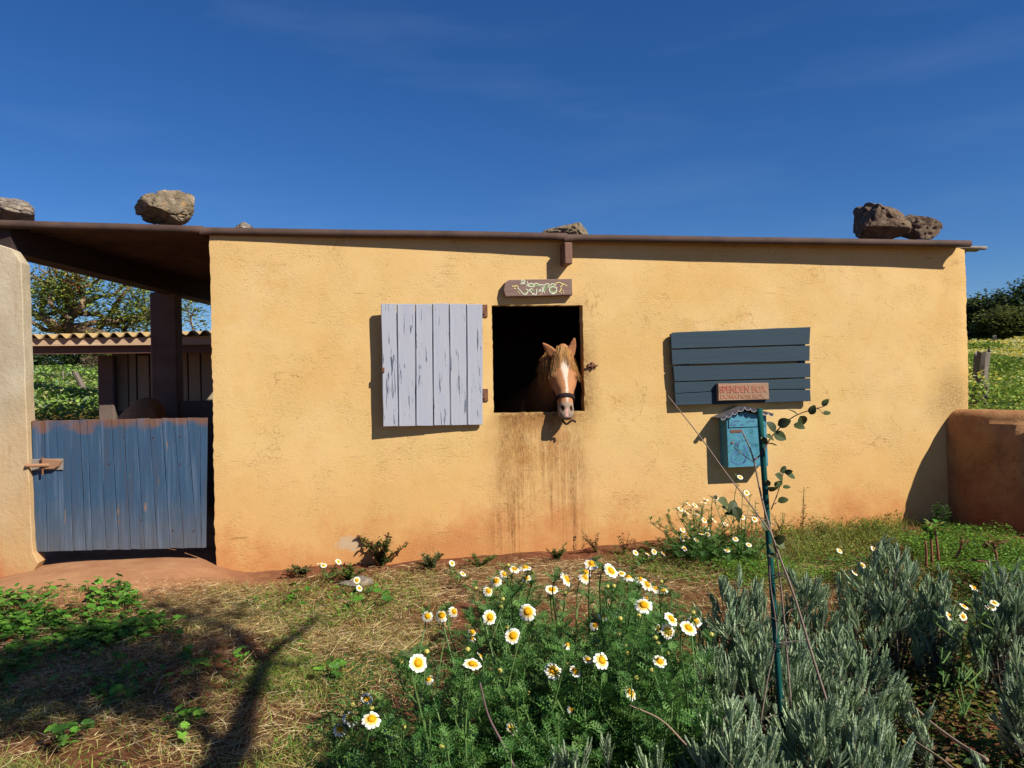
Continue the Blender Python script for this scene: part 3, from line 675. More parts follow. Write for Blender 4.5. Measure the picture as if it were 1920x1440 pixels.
bx = lambda x: 1220 + x / 4.234
by = lambda y: 580 + y / 4.234
pb = thing('plank_board', 'slate blue board of five horizontal planks on the wall', 'board', on_y(1388, 690, 0))
rg = np.random.default_rng(21)
for q in ([(160, 198), (185, 183), (1270, 140), (1262, 275), (1215, 280), (165, 312)], [(165, 322), (1265, 287), (1262, 408), (172, 441)], [(178, 452), (1268, 427), (1270, 540), (900, 552), (190, 572)],
          [(188, 580), (890, 561), (1268, 547), (1270, 632), (950, 636), (600, 644), (380, 658), (192, 667)], [(192, 671), (380, 662), (600, 649), (950, 641), (1268, 639), (1272, 730), (200, 763)]):
    V_, F_ = prism([(bx(a), by(c)) for a, c in q], -0.052 + rg.normal(0, 0.0015), 0.024, 0.0025, 0.09, 0.0008)
    part('plank', V_, F_, M['board'], pb)
for x0 in (1283, 1500):
    part('batten', *prism([(x0, 632), (x0 + 10, 632), (x0 + 10, 748), (x0, 748)], -0.027, 0.027, 0.002), M['board'], pb)
dn = thing('donation_sign', 'small pale wooden donation box sign on the slate blue board', 'sign', on_y(1394, 735, -0.06))
V_, F_ = prism([(1346.3, 719.3), (1441, 717.8), (1442.6, 749), (1347.2, 751.6)], -0.092, 0.036, 0.003, 0.05, 0.0008)
part('board', V_, F_, M['donwood'], dn)
def lettering(body, px, py, hpx, wpx, y, color, parent, grow=0.0):
    p = on_y(px, py, y); q = on_y(px + wpx, py - 0.012 * wpx, y); h = on_y(px, py - hpx, y)[2] - p[2]
    me = text_mesh(body, 1.0, 0.0004, grow); me.name = 'lettering'
    V = np.array([v.co for v in me.vertices]); V[:, 0] -= V[:, 0].min(); W_ = V[:, 0].max(); hh = V[:, 1].max()
    s1 = (q[0] - p[0]) / W_; s2 = h / hh; sl = (q[2] - p[2]) / (q[0] - p[0])
    r = np.random.default_rng(len(body)); N = np.stack([p[0] + V[:, 0] * s1, p[1] + 0.0012 - V[:, 2] * 1.0, p[2] + V[:, 1] * s2 + V[:, 0] * s1 * sl], -1) - origin_of(parent)
    me.vertices.foreach_set('co', N.astype(np.float32).reshape(-1)); me.materials.clear(); me.materials.append(M['paint'])
    a = me.color_attributes.new('Col', 'FLOAT_COLOR', 'POINT'); c = np.ones((len(V), 4), np.float32)
    fade = np.clip(V[:, :1] / W_, 0, 1); c[:, :3] = np.array(color) * (1 - 0.7 * fade) + np.array(lin(152, 116, 92)) * 0.7 * fade
    a.data.foreach_set('color', c.reshape(-1)); me.update()
    return obj('lettering', me, parent, kind='stuff')
lettering('SPENDEN BOX', 1349.5, 736.5, 13.0, 88, -0.0942, lin(120, 62, 50), dn, 0.035)
lettering('SPENDEN BOX', 1350, 736.2, 12.2, 87, -0.0956, lin(196, 112, 88), dn, -0.012)
lettering('DONATION BOX', 1351.5, 747.8, 7.4, 82, -0.0942, lin(132, 78, 72), dn, 0.025)
lettering('DONATION BOX', 1352, 747.6, 6.8, 81, -0.0956, lin(196, 130, 92), dn, -0.012)

# mailbox
mx_ = lambda x: 1300 + x / 9.0
my_ = lambda y: 740 + y / 9.0
def m_mail():
    n = NT('mottled_turquoise_enamel'); p = n.ob(); a = n.noise(p, 12, 5, 0.6); b = n.noise(p, 40, 4, 0.7)
    c = n.ramp(a, [(0.3, lin(48, 92, 116)), (0.5, lin(70, 132, 148)), (0.7, lin(70, 118, 146))])
    c = n.mix(n.math('MULTIPLY', n.step(b, 0.58, 0.66), 0.7), c, lin(34, 84, 92))
    return n.done(c, 0.45, n.bump(b, 0.15, 0.002), spec=0.4)
M['mail'] = m_mail(); M['mailroof'] = m_plain('grey_painted_tin', lin(70, 70, 74), lin(108, 104, 102), 20, 0.55, 0.2, 80)
MD = 0.105
mb = thing('mailbox', 'turquoise painted metal mailbox with scalloped gable roof under the blue board', 'mailbox', on_y(1400, 830, 0))
V_, F_ = prism([(mx_(555), my_(372)), (mx_(870), my_(290)), (mx_(1232), my_(352)), (mx_(1266), my_(1204)), (mx_(590), my_(1232))], -MD - 0.012, MD + 0.012, 0.003)
part('body', V_, F_, M['mail'], mb)
V_, F_ = prism([(mx_(600), my_(424)), (mx_(1205), my_(398)), (mx_(1212), my_(532)), (mx_(603), my_(556))], -MD - 0.019, 0.006, 0.0015)
part('flap', V_, F_, M['mail'], mb)
V_, F_ = prism([(mx_(594), my_(556)), (mx_(1214), my_(532)), (mx_(1214), my_(540)), (mx_(594), my_(566))], -MD - 0.0132, 0.002, 0.0004)
part('slot', V_, F_, M['darkbeam'], mb)
V_, F_ = prism([(mx_(626), my_(598)), (mx_(808), my_(590)), (mx_(810), my_(640)), (mx_(628), my_(648))], -MD - 0.0155, 0.003, 0.0008); part('name_plate', V_, F_, M['rust'], mb)
lk = Batch(); c = on_y(mx_(660), my_(806), -MD - 0.012)
tube(lk, np.array([c + (0, 0.004, 0), c + (0, -0.006, 0)]), 0.011, lin(112, 100, 92), 14); lk.part('lock', M['bark'], mb)
# roof: two bent slopes with a scalloped front fringe
def mail_roof():
    fr = -MD - 0.05; V, Fs = [], []
    edge = [(-20, 385 + 20), (480, 385), (865, 196), (1350, 325)]
    pts = [(462, 392), (560, 348), (660, 300), (760, 250), (865, 203), (960, 226), (1060, 252), (1160, 280), (1262, 303), (1352, 330)]
    P = [on_y(mx_(a), my_(b), fr) for a, b in pts]
    for p in P: V += [(p[0], fr, p[2]), (p[0], 0.0, p[2]), (p[0], fr, p[2] - 0.004), (p[0], 0.0, p[2] - 0.004)]
    for i in range(len(P) - 1):
        a, b = 4 * i, 4 * i + 4; Fs += [(a, b, b + 1, a + 1), (a + 2, a + 3, b + 3, b + 2), (a, a + 2, b + 2, b)]
    return V, Fs, P
V_, F_, P_ = mail_roof(); part('roof', V_, F_, M['mailroof'], mb)
fb = Batch(); fb2 = Batch()
for i in range(len(P_) - 1):
    a, b = P_[i], P_[i + 1]; n = 8; cc = (a + b) / 2; h = np.linalg.norm(b - a) / 2
    arc = np.array([a + (b - a) * (0.5 - 0.5 * math.cos(t)) - np.array((0, 0.0, math.sin(t) * h * 0.85 + 0.003)) for t in np.linspace(0, math.pi, n)]) - (0, 0.0015, 0)
    top = np.array([a, b]) - (0, 0.0015, 0); V = np.vstack([arc, top[::-1] + (0, 0, 0.004)]); fb.raw(V, [np.arange(len(V))[None]], lin(62, 62, 72))
    s_ = unit(arc - cc) * 0.0042; q = np.array([(k, k + 1, n + k + 1, n + k) for k in range(n - 1)]); fb2.raw(np.vstack([arc - (0, 0.001, 0), arc - s_ * 0.7 - (0, 0.001, 0)]), [q], lin(168, 164, 162))
ro_ = [o for o in mb.children if o.name.startswith('roof')][0]
fb.part('fringe', M['paint'], ro_, kind='stuff'); fb2.part('fringe_edge', M['paint'], ro_, kind='stuff')
strokes('painted_gecko', [ringp(760, 1070, 118, 0.2, 4.6, 12), ringp(762, 1072, 128, -0.6, 0.9, 6), [(850, 1000), (890, 930), (930, 880)], [(880, 900), (850, 860)]], 0.011, lin(70, 104, 146), -MD - 0.0136, mb, mx_, my_)
strokes('painted_marks', [[(720, 800), (750, 830), (780, 870)], [(720, 862), (760, 828), (785, 800)], [(640, 500), (700, 450), (790, 446)], [(640, 520), (720, 505)], [(900, 470), (980, 440), (1040, 450)], [(800, 508), (850, 506)]], 0.007, lin(72, 84, 128), -MD - 0.0202, mb, mx_, my_)
rg = np.random.default_rng(4); L_ = []
for cx, cy, nn, r in ((840, 770, 26, 60), (960, 600, 22, 60), (1050, 840, 20, 36), (620, 960, 16, 40), (880, 980, 10, 30), (1010, 660, 8, 30)):
    for k in range(nn):
        a, b = cx + rg.normal(0, r * 0.6), cy + rg.normal(0, r * 0.5); L_.append([(a, b), (a + rg.uniform(5, 14), b - rg.uniform(2, 12))])
strokes('painted_dots', L_, 0.0022, lin(22, 70, 74), -MD - 0.0134, mb, mx_, my_)

# ------------------------------------------------------------------ low boundary wall on the right, rounded top, curving away
def ribbon_wall(path, th, height, n=60, round_=0.09, seed=1, hfun=None):
    P2 = smooth_path(np.c_[path, np.zeros(len(path))], n)[:, :2]; T = unit(np.gradient(P2, axis=0)); N = np.stack([T[:, 1], -T[:, 0]], -1)
    V = []; prof = []
    for k in range(9): a = math.pi * k / 8; prof.append((math.cos(a), math.sin(a)))
    R = np.random.default_rng(seed)
    for i, p in enumerate(P2):
        H = height if hfun is None else hfun(i / (n - 1)); ring = []
        sec = [(1.03, -0.3)] + [(1.03 - 0.05 * z / H, z) for z in np.linspace(0.02, H - round_, 8)] + [(c * 0.98, H - round_ + s * round_) for c, s in prof] + [(-1.0, z) for z in np.linspace(H - round_, 0.02, 6)] + [(-1.0, -0.3)]
        for o, z in sec:
            w = 0.014 * (vnoise(i * 0.35, z * 5 + o * 3, seed) - 0.5) + 0.02 * (vnoise(i * 0.1, z * 2, seed + 1) - 0.5)
            q = p + N[i] * (-(o * th / 2) + th / 2 * 0 + w); ring.append((q[0], q[1], z + (0.012 * (vnoise(i * 0.3, o * 2, seed + 2) - 0.5) if z > H * 0.6 else 0)))
        V.append(ring)
    k = len(V[0]); A = np.array(V).reshape(-1, 3); Fs = []
    for i in range(n - 1):
        for j in range(k - 1): Fs.append((i * k + j, i * k + j + 1, (i + 1) * k + j + 1, (i + 1) * k + j))
    Fs.append(tuple(range(k))); Fs.append(tuple(range((n - 1) * k, n * k))[::-1])
    return A, Fs
wp = WP.copy(); wp[:, 0] += 0.13; 
V_, F_ = ribbon_wall(wp, 0.26, 0.945, 80, 0.10, 2)
solo('boundary_wall', V_, F_, M['adobe'], 'low brown rendered boundary wall with rounded top beside the stable', 'wall', (5.2, -0.8, 0), smooth=True)
# brown hump and dark pen wall seen over the gate
mc = on_y(268, 790, 1.9); mtop = on_y(290, 747, 1.9)[2]; bm = bmesh.new(); bmesh.ops.create_icosphere(bm, subdivisions=4, radius=1); mv = []
for v in bm.verts:
    p = v.co; r = 1 + 0.06 * mnoise.fractal(p * 2.2, 0.9, 2.0, 4); sx_ = 0.40 if p.x < 0 else 0.14
    mv.append((mc[0] + 0.07 + np.sign(p.x) * abs(p.x) ** (1.0 if p.x < 0 else 0.75) * sx_ * r * (1.0 + 0.25 * max(0, -p.z)), mc[1] + p.y * 0.4 * r, mtop - 0.62 + (0.62 if p.z > 0 else 0.6) * p.z * r * 1.0))
mf = [tuple(v.index for v in f.verts) for f in bm.faces]; bm.free()
solo('earth_mound', mv, mf, M['adobe'], 'brown rounded earth hump behind the blue gate', 'mound', (mc[0], mc[1], 0), smooth=True)
x0 = on_y(300, 760, 2.35)[0]
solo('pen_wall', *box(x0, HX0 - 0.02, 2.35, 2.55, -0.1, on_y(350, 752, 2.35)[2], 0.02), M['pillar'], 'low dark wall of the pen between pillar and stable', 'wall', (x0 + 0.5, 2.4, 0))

# ------------------------------------------------------------------ shed behind
ys_ = float(at(200, 630, 8.4)[1])
sd = thing('shed', 'old shed with lichen-covered corrugated roof behind the blue gate', 'shed', (on_y(220, 700, ys_)[0], ys_, 0))
xa, xb = on_y(30, 630, ys_)[0], on_y(470, 626, ys_)[0]; ztop = lambda x: np.interp(x, [on_y(48, 628, ys_)[0], on_y(398, 622, ys_)[0]], [on_y(48, 631, ys_)[2], on_y(398, 623, ys_)[2]])
X = np.arange(xa, xb, 0.133 / 12); V = []
for t in (0.0, -0.010):
    for y, dz in ((ys_, 0.0), (ys_ + 0.7, 0.04), (ys_ + 2.2, 0.13)):
        V.append(np.stack([X, np.full_like(X, y) + 0.006 * np.sin(X * 3), ztop(X) + dz + 0.026 * np.cos(X / 0.133 * 2 * np.pi) + t], -1))
V = np.array(V).reshape(2, 3, len(X), 3); idx = np.arange(V.size // 3).reshape(2, 3, len(X)); f = lambda a: np.stack([a[:-1, :-1], a[:-1, 1:], a[1:, 1:], a[1:, :-1]], -1).reshape(-1, 4)
part('roof', V.reshape(-1, 3), [f(idx[0]), f(idx[1])[:, ::-1], np.stack([idx[0, 0, :-1], idx[1, 0, :-1], idx[1, 0, 1:], idx[0, 0, 1:]], -1)], M['fibre'], sd, smooth=True)
zb = float(ztop(on_y(220, 630, ys_)[0]))
part('fascia_board', *box(xa + 0.1, xb - 0.1, ys_ + 0.05, ys_ + 0.08, zb - 0.115, zb - 0.03), M['fascia'], sd)
part('beam', *box(xa + 0.1, xb - 0.1, ys_ + 0.12, ys_ + 0.22, zb - 0.20, zb - 0.035), M['rafter'], sd)
for px, w in ((183, 30),):
    a, b = on_y(px, 700, ys_ + 0.62), on_y(px + w, 700, ys_ + 0.62); part('post', *box(a[0], b[0], ys_ + 0.62, ys_ + 0.77, -0.1, zb - 0.2, 0.01), M['pillar'], sd)
rg = np.random.default_rng(9); edges = [214, 240, 256, 280, 303, 327, 352, 376, 400, 425]
for k in range(len(edges) - 1):
    a, b = on_y(edges[k], 700, ys_ + 0.8), on_y(edges[k + 1], 700, ys_ + 0.8); dz = 0.035 if k == 2 else 0
    part('wall_board', *box(a[0] + 0.008, b[0] - 0.008, ys_ + 0.8 + rg.uniform(0, 0.02), ys_ + 0.84, -0.1 + 0.4, zb - 0.16 - dz, 0.004), M['shedwood'], sd)
part('back_wall', *box(on_y(214, 700, ys_ + 0.9)[0], xb, ys_ + 0.86, ys_ + 0.94, -0.1, zb - 0.02), M['pillar'], sd)
part('rail', *box(on_y(200, 700, ys_)[0], xb, ys_ + 0.42, ys_ + 0.46, 0.92, 1.0), M['darkbeam'], sd)

# ------------------------------------------------------------------ stones weighing down the roof
def rock(name, px0, px1, py0, py1, y, seed, mat, label, depth=0.8, holes=0.0, sq=1.0, sub=5):
    bm = bmesh.new(); bmesh.ops.create_icosphere(bm, subdivisions=sub, radius=1); o = Vector((seed * 3.7, seed * 1.3, seed * 2.1)); V = []
    rr = np.random.default_rng(int(seed * 10)); cuts = [(Vector(unit(rr.normal(0, 1, 3))), rr.uniform(0.55, 0.92)) for _ in range(16)]
    for v in bm.verts:
        p = v.co.copy(); q = p * (1 + 0.22 * mnoise.fractal(p * 1.0 + o, 1.0, 2.0, 3))
        for n_, d_ in cuts:                                   # broken faces
            e_ = q.dot(n_) - d_ - 0.03 * mnoise.noise(p * 3 + o)
            if e_ > 0: q = q - n_ * (e_ * 0.92)
        k = 0.035 * mnoise.fractal(p * 4.5 + o, 0.8, 2.0, 4)
        if holes: c2 = mnoise.voronoi(p * 2.5 + o)[0]; k -= 0.75 * holes * max(0, 0.38 - c2[0]); k += 0.10 * holes * mnoise.fractal(p * 2.0 + o * 2, 1.0, 2.0, 3)
        else: c2 = mnoise.voronoi(p * 1.6 + o)[0]; k -= 0.16 * max(0, 0.10 - (c2[1] - c2[0])) / 0.10       # a few clefts
        V.append(q * (1 + k))
    V = np.array(V); F_ = [tuple(v.index for v in f.verts) for f in bm.faces]; bm.free()
    V -= (V.max(0) + V.min(0)) / 2; ext = V.max(0) - V.min(0)
    a, b = on_y(px0, py1, y), on_y(px1, py0, y); w, h = b[0] - a[0], b[2] - a[2]
    V = V / ext * np.array((w, w * depth, h)); c = np.array(((a[0] + b[0]) / 2, y + 0.0, (a[2] + b[2]) / 2))
    cut = -0.42 * h; V[:, 2] = np.where(V[:, 2] < cut, cut + (V[:, 2] - cut) * 0.25, V[:, 2]); V[:, 2] += -0.02 * h
    return solo(name, V + c, F_, M[mat], label, 'stone', c - (0, 0, h / 2), smooth=True, group='stones weighing down the roof')
rock('roof_stone', -45, 68, 369, 416, 0.12, 4, 'stone_c', 'white-spotted rock at the far left edge of the roof')
rock('roof_stone', 251, 366, 358, 424, 0.10, 2.3, 'stone_a', 'grey rock with orange lichen on the roof above the blue gate', 0.8)
rock('roof_stone', 436, 474, 415, 436, 0.3, 7, 'stone_c', 'tiny pale stone tip showing over the roof left of the window')
rock('roof_stone', 1016, 1108, 417, 455, 0.35, 9, 'stone_a', 'flat brown stone on the roof above the rafter end')
rock('roof_stone', 1606, 1694, 382, 454, 0.12, 5.2, 'stone_b', 'tall pitted brown stone at the right end of the roof', 0.8, 1.0, sub=5)
rock('roof_stone', 1690, 1759, 402, 454, 0.16, 8.1, 'stone_b', 'low brown stone leaning on the tall pitted one', 0.8, 0.7, sub=5)

# ------------------------------------------------------------------ the horse looking out of the window
P0 = on_y(1056.5, 656, 0.0); P1 = on_y(1064.5, 784, -0.155)
HA = unit(P1 - P0); HL = np.linalg.norm(P1 - P0)
HN = np.array((-0.10, -0.995, 0.0)); HN = unit(HN - HA * (HN @ HA)); HS = unit(np.cross(HA, HN))
if HS[0] < 0: HS = -HS
def hp(t, s, f): return P0 + HA * (t * HL) + HS * s + HN * f      # along the face, across, out of the face
def head_ring(t, w, d, k=24, fl=0.0, e=2.35):
    r = []
    for a in np.arange(k) / k * 2 * np.pi:
        c, s_ = math.cos(a), math.sin(a); cc = abs(c) ** (2 / e) * np.sign(c); ss = abs(s_) ** (2 / e) * np.sign(s_)
        ww = w * (1 - 0.16 * (1 - ss) / 2 * fl)
        r.append(hp(t, ww * cc, -d + d * ss))
    return r
HD = [(-0.10, .024, .03), (-.06, .048, .055), (0, .066, .075), (.10, .084, .098), (.2, .096, .120), (.3, .105, .134), (.38, .104, .138), (.46, .094, .130), (.54, .082, .114), (.63, .070, .096),
      (.72, .060, .080), (.80, .058, .069), (.87, .059, .062), (.93, .056, .055), (.975, .045, .044), (1.0, .030, .028)]
pieces = [loft([head_ring(t, w, d, fl=1.0 if 0.15 < t < 0.75 else 0.3) for t, w, d in HD])]
def tube_loft(path, radii, k=18, flat=1.0):
    path = np.asarray(path, float); T = unit(np.gradient(path, axis=0)); rings = []
    for p, t, r in zip(path, T, radii):
        rw_, rh = r if isinstance(r, tuple) else (r, r)
        s_ = unit(np.cross(t, (0, 0, 1))) if abs(t[2]) < 0.95 else np.array((1.0, 0, 0)); u_ = np.cross(s_, t)
        rings.append([p + s_ * math.cos(a) * rw_ + u_ * math.sin(a) * rh for a in np.arange(k) / k * 2 * np.pi])
    return loft(rings)
hb = hp(0.12, -0.005, -0.10)
nk = np.array([hb, hb + (-0.004, 0.10, -0.035), hb + (0.01, 0.24, -0.10), hb + (0.03, 0.45, -0.20), hb + (0.03, 0.68, -0.28), hb + (0.05, 0.85, -0.36)])
pieces.append(tube_loft(smooth_path(nk, 14), [(0.060 + 0.09 * t, 0.080 + 0.16 * t) for t in np.linspace(0, 1, 14)]))
bc = nk[-1]; WTH = bc[2] + 0.02
body = np.array([bc + (0.01, -0.16, -0.10), bc + (0, 0.0, -0.09), bc + (-.01, 0.25, -0.11), bc + (-.02, 0.55, -0.13), bc + (-.03, 0.8, -0.10), bc + (-.035, 0.98, -0.08), bc + (-.04, 1.1, -0.12)])
pieces.append(tube_loft(body, [(.12, .16), (.20, .27), (.235, .29), (.25, .29), (.235, .27), (.20, .23), (.10, .12)], 20))
def leg(x, y, front):
    zt_ = bc[2] - 0.2; c = np.array((bc[0] + x, bc[1] + y, 0))
    if front: pts = [(0, 0, zt_), (0, -.01, .62), (0, 0.0, .36), (0, .005, .2), (0, -.02, .09), (0, -.05, .03), (0, -.055, 0)]; rr = [.10, .068, .048, .034, .036, .045, .055]
    else: pts = [(0, 0, zt_), (0, -.08, .62), (0, .09, .42), (0, .06, .22), (0, .04, .10), (0, .0, .03), (0, -.01, 0)]; rr = [.14, .095, .056, .038, .038, .046, .055]
    return tube_loft(smooth_path(np.array(pts) + c, 16), list(np.interp(np.linspace(0, 1, 16), np.linspace(0, 1, 7), rr)), 12)
for s_ in (-1, 1): pieces += [leg(0.12 * s_, 0.02, True), leg(0.13 * s_ - 0.03, 0.95, False)]
def ear(base_t, base_s, tip, w):
    b = hp(base_t, base_s, -0.05); ax = unit(tip - b); n_ = 9; rings = []; L = np.linalg.norm(tip - b)
    fr = unit(np.array((-0.1, -1.0, 0.25)) + np.array((0.55 * np.sign(base_s), 0, 0))); fr = unit(fr - ax * (fr @ ax)); sd_ = np.cross(ax, fr)
    for i in range(n_):
        t = i / (n_ - 1); ww = w * (math.sin(math.pi * min(1, 0.28 + 0.72 * t)) ** 0.8) * (1 if t < 0.98 else 0.6) + 0.004; dd = 0.016 * (1 - 0.6 * t) + 0.004; ring = []
        for a in np.arange(12) / 12 * 2 * np.pi:
            c, s2 = math.cos(a), math.sin(a); ring.append(b + ax * (t * L - 0.012) + sd_ * ww * c + fr * (dd * s2 - 0.014 * (1 - c * c) * (1 if s2 > 0 else 0.35) * (1 - t) * 1.5))
        rings.append(ring)
    return loft(rings)
eL, eR = on_y(1015.5, 641, -0.015), on_y(1078, 630, -0.012)
pieces += [ear(0.05, -0.058, eL, 0.032), ear(0.05, 0.060, eR, 0.037)]
V_, F_ = merge(*pieces)
tmp = obj('horse_source', mesh_from('horse_source', V_, F_))
md = tmp.modifiers.new('r', 'REMESH'); md.mode = 'VOXEL'; md.voxel_size = 0.0085
sm = tmp.modifiers.new('s', 'SMOOTH'); sm.iterations = 3; sm.factor = 0.5
dg = bpy.context.evaluated_depsgraph_get(); hm = bpy.data.meshes.new_from_object(tmp.evaluated_get(dg)); bpy.data.objects.remove(tmp)
HV = np.empty(len(hm.vertices) * 3, np.float32); hm.vertices.foreach_get('co', HV); HV = HV.reshape(-1, 3).astype(float)
rel = HV - P0; T = rel @ HA / HL; S = rel @ HS; Fr = rel @ HN
NR = np.empty(len(HV) * 3, np.float32); hm.vertices.foreach_get('normal', NR); NR = NR.reshape(-1, 3).astype(float)
onhead = (T > -0.2) & (T < 1.1) & (Fr > -0.3) & (abs(S) < 0.13)
def dent(t, s, f, r, d):
    """push the skin in (d<0) or out along its normal round a point of the head"""
    q = hp(t, s, f); dd = np.linalg.norm(HV - q, axis=1); HV[:] += NR * (d * np.exp(-(dd / r) ** 2))[:, None]
for s_ in (-1, 1):
    dent(.36, s_ * .080, -.045, .020, 0.010); dent(.33, s_ * .078, -.03, .02, 0.008); dent(.30, s_ * .072, -.05, .022, -0.007); dent(.50, s_ * .07, -.075, .03, 0.006); dent(.60, s_ * .055, -.03, .03, -0.006)
    dent(.855, s_ * .034, -.010, .016, -0.015); dent(.87, s_ * .046, -.018, .013, 0.006); dent(.82, s_ * .03, 0.0, .015, 0.004); dent(.40, s_ * .085, -.10, .045, 0.010)
dent(.965, 0, -.012, .03, -0.004); dent(.55, 0, 0, .05, 0.004)
hm.vertices.foreach_set('co', HV.astype(np.float32).reshape(-1))
wob = np.array([mnoise.noise(Vector(v) * 14) for v in HV]); wf = np.array([mnoise.noise(Vector(v) * 60) for v in HV])
base = np.array(lin(174, 122, 82)); C = np.repeat(base[None], len(HV), 0)
def paintc(mask, c): C[:] = C * (1 - mask[:, None]) + np.array(c) * mask[:, None]
paintc(np.clip(0.35 + 0.6 * wob, 0, 1) * 0.5, lin(190, 134, 90))
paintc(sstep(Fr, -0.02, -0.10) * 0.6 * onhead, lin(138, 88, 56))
bw = np.interp(T, [.02, .07, .16, .27, .36, .46, .58, .70, .76], [-.02, .016, .034, .031, .017, .0085, .008, .007, .004]); bo = np.interp(T, [0, .3, .5, .7], [.004, .004, .008, .006])
paintc(sstep(abs(S - bo) + 0.005 * wf + 0.005 * wob, bw + 0.006, bw - 0.006) * sstep(Fr, -0.045, -0.02) * onhead, lin(226, 206, 184))
paintc(sstep(T + 0.02 * wob, 0.74, 0.79) * onhead * 0.9, lin(146, 134, 116))
paintc(sstep(T + 0.02 * wob, 0.90, 0.97) * onhead * 0.8, lin(110, 100, 90))
paintc(sstep(abs(S + 0.002 + 0.3 * (T - .9) * 0.05) + 0.004 * wf, 0.013, 0.007) * sstep(T, .84, .88) * sstep(T, 1.0, .96) * onhead, lin(206, 158, 148))
for s_ in (-1, 1):
    q = hp(.855, s_ * .033, -.014); paintc(sstep(np.linalg.norm((HV - q) @ np.stack([HS * 1.0, HA * 0.62, HN * 0.5]).T, axis=1), .017, .011), lin(34, 25, 23))
    q = hp(.37, s_ * .083, -.045); paintc(sstep(np.linalg.norm(HV - q, axis=1), .026, .014) * 0.55, lin(104, 64, 42))
for tip in (eL, eR):   # darker, pinkish ear hollows facing forwards
    dd = np.linalg.norm(HV - tip, axis=1); paintc((sstep(dd, .10, .05) * sstep(NR[:, 1], -0.1, -0.7) * (T < 0.05)) * 0.5, lin(150, 88, 60))
attr = hm.color_attributes.new('Col', 'FLOAT_COLOR', 'POINT'); cc = np.ones((len(HV), 4), np.float32); cc[:, :3] = C; attr.data.foreach_set('color', cc.reshape(-1))
def m_coat():
    n = NT('palomino_coat'); o = n.ob(); g = n.noise(n.map(o, (150, 150, 30)), 1.0, 4, 0.6); c = n.mix(n.math('MULTIPLY', g, 0.42), n.att(), lin(96, 58, 36))
    return n.done(c, 0.82, n.bump(g, 0.3, 0.003), spec=0.12)
M['coat'] = m_coat(); hm.materials.clear(); hm.materials.append(M['coat'])
hm.polygons.foreach_set('use_smooth', np.ones(len(hm.polygons), bool))
horse_loc = np.array((bc[0], bc[1] + 0.4, 0.0))
horse = thing('horse', 'chestnut pony with blond forelock and white blaze looking out of the window', 'horse', horse_loc)
HV2 = HV - horse_loc; hm.vertices.foreach_set('co', HV2.astype(np.float32).reshape(-1)); hm.name = 'body'; hm.update()
obj('body', hm, horse)
# hair
def hair(name, strands, parent, r0=0.0022, cols=((212, 162, 96), (226, 184, 122), (196, 142, 80)), seed=1):
    b = Batch(); R = np.random.default_rng(seed)
    for P in strands:
        P = smooth_path(P, 9); rr = np.linspace(r0, r0 * 0.25, 9) * R.uniform(0.7, 1.3)
        c = np.array(lin(*cols[R.integers(len(cols))])) * R.uniform(0.75, 1.15); tube(b, P, rr, c, 3, False)
    return b.part(name, M['hair'], parent, smooth=True, kind='stuff')
R = np.random.default_rng(12); S1 = []
for k in range(330):
    u = R.uniform(-1, 1); s0 = u * 0.050 + R.normal(0, 0.004); t0 = R.uniform(-0.10, 0.02)
    end = 0.12 + 0.27 * abs(u) ** 0.8 + R.uniform(-0.06, 0.05); s1 = s0 * 1.35 + np.sign(u) * 0.042 * abs(u) + R.normal(0, 0.006)
    if u > 0.55: s1 += 0.03 * R.random(); end += 0.02
    fz = lambda t, s: 0.008 - 3.2 * max(0, abs(s) - 0.03) ** 1.35 * 0.6
    wv = R.normal(0, 0.004)
    S1.append(np.array([hp(t0, s0 * 0.8, -0.045 + R.uniform(-0.01, 0.005)), hp(t0 + 0.04, s0, 0.000 + R.uniform(0, 0.006) - 0.9 * max(0, abs(s0) - 0.02)), hp((t0 + end) * 0.55, (s0 + s1) / 2 + wv, fz(0, s1 * 0.8) + R.uniform(0, 0.006)), hp(end, s1, fz(0, s1) + R.uniform(-0.002, 0.006))]))
hair('forelock', S1, horse, 0.0017)
S2 = []
for k in range(200):
    a = 0.06 + R.random() * 0.6; q = smooth_path(nk, 40)[int(a * 24)] + np.array((0, 0, 0.085 + 0.16 * a * 0.6)); L = R.uniform(0.12, 0.24)
    side = np.array((-1, -0.15, 0)); q0 = q + (R.normal(0, 0.012), 0, 0)
    S2.append(np.array([q0, q0 + side * 0.055 + (0, -0.01, 0.0), q0 + side * (0.085 + 0.05 * a) + (0, -0.02 + R.normal(0, .01), -L * 0.5), q0 + side * (0.09 + 0.06 * a + R.normal(0, 0.012)) + (0, -0.03, -L)]))
hair('mane', S2, horse, 0.0022, ((176, 126, 74), (150, 100, 56), (196, 150, 94)), 3)
for s_ in (-1, 1):
    b = Batch(); c = hp(.375, s_ * .0945, -.046); out = unit(HS * s_ + HN * 0.45); al = unit(np.cross(out, HA)); up_ = np.cross(out, al)
    ring = [c + out * 0.0035 + al * math.cos(a) * 0.017 + up_ * math.sin(a) * 0.0055 for a in np.arange(12) / 12 * 2 * np.pi]
    b.raw(np.array(ring + [c + out * 0.006]), [np.array([(i, (i + 1) % 12, 12) for i in range(12)])], lin(26, 18, 16)); b.part('eye', M['coat'], horse)
